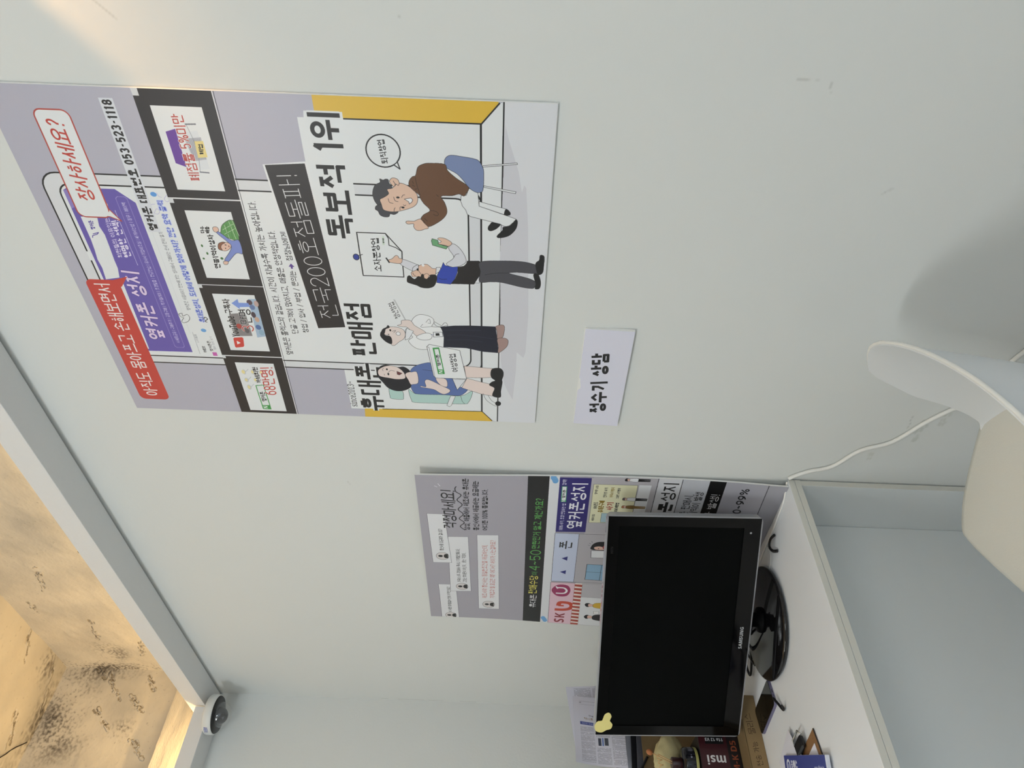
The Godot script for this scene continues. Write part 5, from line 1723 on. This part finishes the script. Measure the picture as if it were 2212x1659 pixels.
	["p", "b4d4ce", "1c1c1e", 0.7, 1, 101, 691, 90, 702, 86, 715, 87, 775, 86, 818, 103, 843, 85, 842, 64, 834, 58, 823, 57, 757, 57, 702, 65, 695, 84, 691],
	["l", "1b1b1d", 0.7, 1, 85, 816, 68, 819, 59, 825],
	["p", "15151f", "1c1c1e", 0.7, 1, 157, 622, 171, 628, 178, 643, 172, 669, 174, 684, 166, 695, 158, 698, 150, 693, 150, 685, 122, 696, 111, 697, 102, 689, 95, 674, 95, 657, 104, 641, 122, 630, 141, 620],
	["p", "ead9d3", "1c1c1e", 0.7, 1, 160, 623, 172, 637, 176, 653, 172, 669, 160, 681, 146, 686, 136, 683, 133, 665, 136, 647, 139, 631, 144, 623],
	["e", "1b1b1d", "", 0, 164, 644, 3, 2],
	["e", "1b1b1d", "", 0, 149, 646, 4.1, 2],
	["p", "6a3438", "1b1b1d", 0.6, 0, 159, 667, 153, 679, 147, 672, 149, 667],
	["l", "1b1b1d", 0.7, 1, 155, 647, 161, 653, 159, 662],
	["l", "1b1b1d", 0.7, 1, 158, 635, 163, 633, 167, 637],
	["l", "1b1b1d", 0.7, 1, 144, 637, 149, 636],
	["p", "ead9d3", "1c1c1e", 0.7, 1, 150, 686, 158, 696, 159, 714, 124, 715, 117, 698, 132, 692],
	["p", "5b72ac", "1c1c1e", 0.7, 1, 158, 699, 172, 705, 183, 721, 190, 748, 172, 762, 144, 771, 141, 798, 113, 805, 115, 817, 109, 833, 93, 823, 86, 810, 87, 775, 86, 715, 92, 702, 107, 697, 117, 699, 124, 715, 159, 714],
	["l", "1b1b1d", 0.8, 1, 167, 728, 166, 738, 164, 754],
	["p", "ead9d3", "1b1b1d", 0.7, 0, 184, 826, 181, 869, 179, 894, 164, 888, 151, 891, 148, 867, 147, 830],
	["p", "ead9d3", "1b1b1d", 0.7, 0, 145, 832, 134, 867, 128, 891, 114, 898, 89, 893, 94, 867, 113, 819],
	["p", "ead9d3", "1c1c1e", 0.7, 1, 143, 760, 139, 782, 115, 784, 118, 770, 132, 760],
	["p", "e2e4e8", "1b1b1d", 0.8, 0, 140, 798, 141, 830, 105, 808],
	["p", "eceef0", "1b1b1d", 0.9, 0, 239, 742, 246, 748, 231, 817, 143, 831, 142, 758, 149, 753],
	["l", "1b1b1d", 0.6, 0, 239, 742, 237, 747, 146, 756],
	["p", "3f9a4c", "", 0, 0, 236, 755, 238, 770, 156, 780, 155, 764],
	["p", "eceef0", "", 0, 0, 232, 759, 233, 768, 170, 776, 170, 765],
	["t", "옆커폰", "1b1b1d", 1.2, "", 0, 180, 764, 216, 761, 181, 772],
	["f", "N", "b", "f0f4f0", 158, 766, 167, 9],
	["t", "여성창업", "1b1b1d", 1.6, "", 0, 162, 797, 219, 791, 165, 813],
	["p", "ead9d3", "1c1c1e", 0.7, 1, 114, 721, 112, 733, 129, 731, 136, 737, 131, 750, 118, 770, 106, 789, 97, 789, 89, 776, 94, 764, 104, 751, 110, 722],
	["p", "1b1b1d", "1c1c1e", 0.7, 1, 178, 892, 181, 909, 172, 917, 158, 918, 144, 915, 135, 916, 107, 913, 86, 912, 90, 893, 114, 898, 119, 895, 126, 885, 136, 891, 141, 899, 149, 891, 162, 888],
	["p", "e6e9eb", "1b1b1d", 0.7, 0, 84, 791, 84, 803, 51, 792, 46, 787, 51, 781],
	["l", "1b1b1d", 0.7, 1, 97, 870, 75, 878, 59, 894, 54, 904],
	["l", "1b1b1d", 0.7, 1, 91, 882, 72, 892, 65, 903],
	["e", "1b1b1d", "", 0, 64, 907, 8, 7],
]
const PRINT_B := [
	["r", "a9a6b0", 0, 0, 800, 1000],
	["p", "e3e4e8", "5a5a60", 1, 0, 0, 38, 180, 37, 224, 36, 224, 78, 179, 94, 0, 98],
	["p", "e3e4e8", "5a5a60", 1, 0, 181, 74, 505, 78, 506, 138, 184, 142],
	["p", "e3e4e8", "5a5a60", 1, 0, 358, 26, 622, 22, 621, 72, 358, 84],
	["p", "e3e4e8", "5a5a60", 1, 0, 69, 166, 517, 164, 518, 228, 71, 236],
	["e", "d5cfcf", "2a2a2c", 1, 396, 57, 21, 19],
	["e", "19191b", "", 0, 396, 51, 6, 7],
	["p", "19191b", "", 0, 0, 383, 74, 385, 65, 392, 61, 400, 61, 407, 65, 409, 74],
	["e", "d5cfcf", "2a2a2c", 1, 213, 113, 21, 19],
	["e", "19191b", "", 0, 213, 107, 6, 7],
	["p", "19191b", "", 0, 0, 200, 130, 202, 121, 209, 117, 217, 117, 224, 121, 226, 130],
	["e", "d5cfcf", "2a2a2c", 1, 100, 200, 23, 20],
	["e", "19191b", "", 0, 100, 194, 6, 7],
	["p", "19191b", "", 0, 0, 87, 217, 89, 208, 96, 204, 104, 204, 111, 208, 113, 217],
	["e", "d5cfcf", "2a2a2c", 1, 13, 70, 21, 19],
	["e", "19191b", "", 0, 13, 64, 6, 7],
	["p", "19191b", "", 0, 0, 0, 87, 2, 78, 9, 74, 17, 74, 24, 78, 26, 87],
	["t", "통신사용 요금제가 같나요?", "1b1b1d", 1.1, "", 0, 428, 50, 545, 50, 428, 63],
	["t", "이 제품 몇개월할부 원래 가격인가요?", "1b1b1d", 1.1, "", 0, 36, 62, 208, 62, 36, 74],
	["t", "가족이 너무 과정해서 혹시나 기계할인매니나,", "1b1b1d", 1.1, "", 0, 240, 98, 440, 98, 240, 111],
	["t", "고장난 휴대폰이 아닌지... 묻는 걱정이..", "1b1b1d", 1.1, "", 0, 240, 116, 420, 116, 240, 129],
	["t", "제조사와 통신사는 동일한조건을 제공하는데,", "b8473f", 1.2, "", 0, 142, 178, 465, 178, 142, 195],
	["t", "기계값과 월 요금은 왜? 어디서? 차이가 나는걸까요?", "b8473f", 1.2, "", 0, 142, 203, 490, 203, 142, 220],
	["t", "걱정마세요!", "1b1b1d", 4, "", 0, 548, 66, 740, 64, 543, 108],
	["l", "1b1b1d", 2.6, 1, 541, 130, 560, 116, 580, 128, 600, 114, 622, 126, 645, 112, 668, 124, 690, 110, 712, 122, 728, 108, 744, 106, 752, 110],
	["l", "e6e6ea", 1.6, 0, 752, 66, 764, 60],
	["l", "e6e6ea", 1.6, 0, 748, 58, 754, 50],
	["t", "삼성, 애플에서 제조하는 휴대폰", "1b1b1d", 2.4, "", 0, 541, 126, 788, 126, 541, 144],
	["t", "통신사에서 제공하는 요금제는", "1b1b1d", 2.4, "", 0, 541, 153, 777, 153, 541, 171],
	["t", "어디든 100% 동일합니다.", "1b1b1d", 2.4, "", 0, 541, 179, 743, 179, 541, 196],
	["p", "19181a", "", 0, 0, 0, 319, 800, 303, 800, 361, 0, 379],
	["t", "휴대폰", "e6e6e8", 2.6, "", 0, 96, 336, 180, 336, 96, 359],
	["t", "판매수당", "e0d766", 3.2, "", 0, 184, 329, 298, 329, 184, 358],
	["t", "이", "5fae54", 2.2, "", 0, 301, 334, 322, 334, 301, 354],
	["t", "4~50", "5fae54", 3.4, "", 0, 326, 324, 446, 324, 326, 360],
	["t", "만원인거 알고 계신가요?", "5fae54", 2.6, "", 0, 450, 328, 702, 328, 450, 352],
	["p", "dfe1e6", "", 0, 0, 0, 379, 800, 361, 800, 389, 0, 406],
	["e", "6fa8dc", "", 0, 22, 392, 11, 8],
	["e", "6fa8dc", "", 0, 30, 388, 11, 8],
	["e", "6fa8dc", "", 0, 14, 395, 11, 8],
	["e", "6fa8dc", "", 0, 786, 376, 11, 8],
	["e", "6fa8dc", "", 0, 794, 372, 11, 8],
	["e", "6fa8dc", "", 0, 780, 378, 11, 8],
	["r", "b9b6bb", 0, 480, 800, 1000],
	["p", "c9d2ea", "1b1b1d", 1, 0, 270, 400, 537, 394, 535, 465, 272, 472],
	["p", "b7b4ba", "1b1b1d", 1, 0, 272, 472, 535, 465, 537, 600, 272, 600],
	["p", "e6c4d2", "1b1b1d", 1, 0, 0, 406, 264, 399, 265, 477, 0, 484],
	["p", "2b2270", "", 0, 0, 543, 395, 795, 389, 794, 475, 546, 482],
	["f", "SK", "b", "8c2f3a", 8, 426, 72, 34],
	["l", "c8472f", 15, 1, 93, 424, 95, 452, 104, 472, 122, 479, 138, 470, 142, 450, 138, 437, 120, 434],
	["l", "c8472f", 9, 0, 120, 434, 121, 452],
	["p", "a03060", "", 0, 1, 216, 405, 249, 422, 249, 454, 219, 466, 184, 456, 182, 424],
	["l", "f0eef0", 7, 1, 198, 420, 200, 446, 216, 454, 232, 444, 232, 420],
	["l", "f0eef0", 5, 0, 226, 424, 240, 418],
	["p", "efe6e0", "", 0, 0, -2, 484, 265, 477, 264, 501, -5, 510],
	["p", "b04a3a", "", 0, 0, 0, 483.5, 12, 483.2, 11, 509, -3, 509.5],
	["p", "b04a3a", "", 0, 0, 22.4, 482.92, 34.4, 482.62, 33.4, 508.25, 19.4, 508.75],
	["p", "b04a3a", "", 0, 0, 44.8, 482.34, 56.8, 482.04, 55.8, 507.5, 41.8, 508],
	["p", "b04a3a", "", 0, 0, 67.2, 481.76, 79.2, 481.46, 78.2, 506.75, 64.2, 507.25],
	["p", "b04a3a", "", 0, 0, 89.6, 481.18, 101.6, 480.88, 100.6, 506, 86.6, 506.5],
	["p", "b04a3a", "", 0, 0, 112, 480.6, 124, 480.3, 123, 505.25, 109, 505.75],
	["p", "b04a3a", "", 0, 0, 134.4, 480.02, 146.4, 479.72, 145.4, 504.5, 131.4, 505],
	["p", "b04a3a", "", 0, 0, 156.8, 479.44, 168.8, 479.14, 167.8, 503.75, 153.8, 504.25],
	["p", "b04a3a", "", 0, 0, 179.2, 478.86, 191.2, 478.56, 190.2, 503, 176.2, 503.5],
	["p", "b04a3a", "", 0, 0, 201.6, 478.28, 213.6, 477.98, 212.6, 502.25, 198.6, 502.75],
	["p", "b04a3a", "", 0, 0, 224, 477.7, 236, 477.4, 235, 501.5, 221, 502],
	["p", "b04a3a", "", 0, 0, 246.4, 477.12, 258.4, 476.82, 257.4, 500.75, 243.4, 501.25],
	["p", "e3e5e8", "", 0, 0, 2, 511, 183, 504, 181, 640, 2, 640],
	["p", "bfbdc2", "6a6a70", 0.7, 0, 183, 504, 264, 501, 264, 640, 181, 640],
	["t", "폰", "1b1b1d", 4, "", 0, 455, 410, 498, 410, 455, 450],
	["p", "22277a", "", 0, 0, 404, 423, 415, 441, 392, 441],
	["p", "22277a", "", 0, 0, 327, 424, 338, 442, 315, 442],
	["p", "8fb4d0", "1b1b1d", 1.4, 0, 290, 506, 377, 504, 376, 600, 288, 600],
	["l", "1b1b1d", 1.2, 0, 334, 505, 334, 600],
	["l", "1b1b1d", 1.2, 0, 289, 552, 377, 550],
	["p", "e6e8ec", "1b1b1d", 1.2, 0, 414, 512, 452, 509, 456, 600, 416, 600],
	["p", "17161a", "1c1c1e", 0.7, 1, 456, 515, 476, 508, 495, 520, 500, 545, 500, 600, 462, 600],
	["p", "e3bcae", "1c1c1e", 0.7, 1, 458, 522, 470, 516, 476, 532, 468, 548, 458, 546],
	["p", "b04a4a", "1c1c1e", 0.7, 1, 458, 552, 480, 545, 490, 600, 456, 600],
	["e", "1b1b1d", "", 0, 464, 530, 2, 2],
	["l", "1b1b1d", 1, 0, 478, 503, 480, 496],
	["l", "1b1b1d", 1, 0, 486, 505, 490, 499],
	["l", "1b1b1d", 1, 0, 494, 509, 500, 505],
	["p", "17161a", "1c1c1e", 0.7, 1, 124, 528, 136, 521, 146, 526, 144, 538, 126, 537],
	["p", "e3bcae", "1c1c1e", 0.7, 1, 126, 534, 142, 533, 140, 548, 130, 548],
	["p", "d9b23c", "1c1c1e", 0.7, 1, 120, 556, 135, 548, 150, 558, 150, 600, 118, 600],
	["p", "17161a", "1c1c1e", 0.7, 1, 46, 532, 58, 526, 70, 532, 68, 541, 48, 541],
	["p", "e3bcae", "1c1c1e", 0.7, 1, 49, 538, 67, 538, 64, 553, 52, 552],
	["p", "26252a", "1c1c1e", 0.7, 1, 40, 562, 56, 553, 74, 562, 76, 600, 38, 600],
	["p", "f0f0f0", "1b1b1d", 0.6, 0, 78, 556, 96, 554, 97, 572, 80, 574],
	["t", "100% 사기, 호갱 안당하는 법", "d9d8ea", 1.4, "", 0, 551, 403, 680, 403, 551, 415],
	["p", "3f9a6c", "", 0, 0, 687, 399, 757, 397, 757, 412, 687, 414],
	["p", "e6e8ec", "", 0, 0, 697, 401, 755, 399, 755, 410, 697, 412],
	["t", "옆커폰", "1b1b1d", 1.3, "", 0, 704, 401, 742, 401, 704, 410],
	["t", "검색!!", "d9d8ea", 1.5, "", 0, 762, 397, 787, 397, 762, 409],
	["f", "N", "b", "f0f0f0", 689, 401, 696, 10],
	["t", "옆커폰성지", "eeeef4", 5, "", 0, 560, 423, 776, 423, 560, 469],
	["p", "b7b4ba", "", 0, 0, 546, 482, 794, 475, 799, 655, 545, 660],
	["p", "e3e2c0", "5a5a50", 1, 0, 593, 487, 768, 483, 768, 603, 640, 606, 596, 606],
	["p", "a9c6d0", "5a5a50", 0.8, 0, 597, 520, 640, 519, 640, 606, 597, 606],
	["t", "옆커폰 쇼핑", "1b1b1d", 1, "", 0, 725, 489, 763, 489, 725, 497],
	["t", "아이폰도", "1b1b1d", 1.3, "", 0, 660, 492, 690, 492, 660, 504],
	["t", "휴대폰구매", "8a6f1c", 2.6, "", 0, 643, 506, 697, 506, 643, 522],
	["t", "사기", "a83a30", 3, "", 0, 655, 528, 692, 528, 655, 548],
	["t", "피해 예방법", "1b1b1d", 1.4, "", 0, 648, 552, 690, 552, 648, 563],
	["t", "인터넷 사기", "1b1b1d", 1.2, "", 0, 712, 514, 755, 514, 712, 524],
	["t", "가족사기방지", "8a6f1c", 1.2, "", 0, 712, 532, 757, 532, 712, 542],
	["t", "스마트 사기방지", "1b1b1d", 1.1, "", 0, 708, 550, 755, 550, 708, 559],
	["t", "이용후기 모음", "1b1b1d", 1, "", 0, 603, 493, 633, 493, 603, 501],
	["p", "e3e4e6", "1c1c1e", 0.7, 1, 702, 581, 712, 581, 714, 605, 700, 605],
	["p", "1b1b1d", "", 0, 0, 701, 605, 713, 605, 712, 638, 708, 638, 707, 611.6, 706, 638, 702, 638],
	["p", "e3bcae", "1c1c1e", 0.7, 1, 703, 574, 711, 574, 711, 581, 703, 581],
	["p", "6a5a60", "1c1c1e", 0.7, 1, 702, 577, 702, 571, 707, 569, 713, 572, 712, 578, 709, 574],
	["p", "8a6a3a", "1c1c1e", 0.7, 1, 667, 583, 677, 583, 679, 606, 665, 606],
	["p", "8a6a3a", "", 0, 0, 666, 606, 678, 606, 677, 638, 673, 638, 672, 612.4, 671, 638, 667, 638],
	["p", "e3bcae", "1c1c1e", 0.7, 1, 668, 576, 676, 576, 676, 583, 668, 583],
	["p", "a5683f", "1c1c1e", 0.7, 1, 667, 579, 667, 573, 672, 571, 678, 574, 677, 580, 674, 576],
	["p", "e6e8ec", "1c1c1e", 0.7, 1, 785, 577, 795, 577, 797, 601, 783, 601],
	["p", "1b1b1d", "", 0, 0, 784, 601, 796, 601, 795, 634, 791, 634, 790, 607.6, 789, 634, 785, 634],
	["p", "e3bcae", "1c1c1e", 0.7, 1, 786, 570, 794, 570, 794, 577, 786, 577],
	["p", "17161a", "1c1c1e", 0.7, 1, 785, 573, 785, 567, 790, 565, 796, 568, 795, 574, 792, 570],
	["r", "e3e5e8", 640, 607, 770, 640],
	["p", "e3e4e6", "1c1c1e", 0.7, 1, 702, 581, 712, 581, 714, 605, 700, 605],
	["p", "1b1b1d", "", 0, 0, 701, 605, 713, 605, 712, 638, 708, 638, 707, 611.6, 706, 638, 702, 638],
	["p", "e3bcae", "1c1c1e", 0.7, 1, 703, 574, 711, 574, 711, 581, 703, 581],
	["p", "6a5a60", "1c1c1e", 0.7, 1, 702, 577, 702, 571, 707, 569, 713, 572, 712, 578, 709, 574],
	["p", "8a6a3a", "1c1c1e", 0.7, 1, 667, 583, 677, 583, 679, 606, 665, 606],
	["p", "8a6a3a", "", 0, 0, 666, 606, 678, 606, 677, 638, 673, 638, 672, 612.4, 671, 638, 667, 638],
	["p", "e3bcae", "1c1c1e", 0.7, 1, 668, 576, 676, 576, 676, 583, 668, 583],
	["p", "a5683f", "1c1c1e", 0.7, 1, 667, 579, 667, 573, 672, 571, 678, 574, 677, 580, 674, 576],
	["p", "d6d7dc", "", 0, 0, 0, 663, 800, 655, 800, 720, 0, 728],
	["l", "1b1b1d", 1.6, 0, 0, 664, 800, 655],
	["l", "1b1b1d", 1.6, 0, 0, 729, 800, 720],
	["p", "c3c5cc", "", 0, 0, 0, 729, 800, 721, 800, 794, 0, 803],
	["p", "0f0f11", "", 0, 0, 0, 803, 800, 793, 800, 837, 0, 848],
	["p", "aaa9b2", "", 0, 0, 0, 848, 800, 838, 800, 949, 0, 960],
	["p", "a5a4ac", "", 0, 0, 0, 960, 800, 949, 800, 1000, 0, 1000],
	["l", "1b1b1d", 1.6, 0, 0, 960, 800, 949],
	["t", "옆커폰", "1b1b1d", 8, "", 0, 560, 672, 702, 672, 560, 714],
	["t", "성지", "1b1b1d", 4.4, "", 0, 704, 670, 788, 670, 704, 714],
	["t", "휴대폰 판매시,", "1b1b1d", 2.2, "", 0, 600, 736, 742, 736, 600, 761],
	["t", "최소 이익이 발생", "1b1b1d", 2.2, "", 0, 600, 763, 752, 763, 600, 787],
	["t", "추가 발생!", "e6e6e8", 2.3, "", 0, 610, 806, 748, 806, 610, 832],
	["t", "90~99%", "1b1b1d", 3.6, "", 0, 646, 880, 780, 880, 646, 905],
]
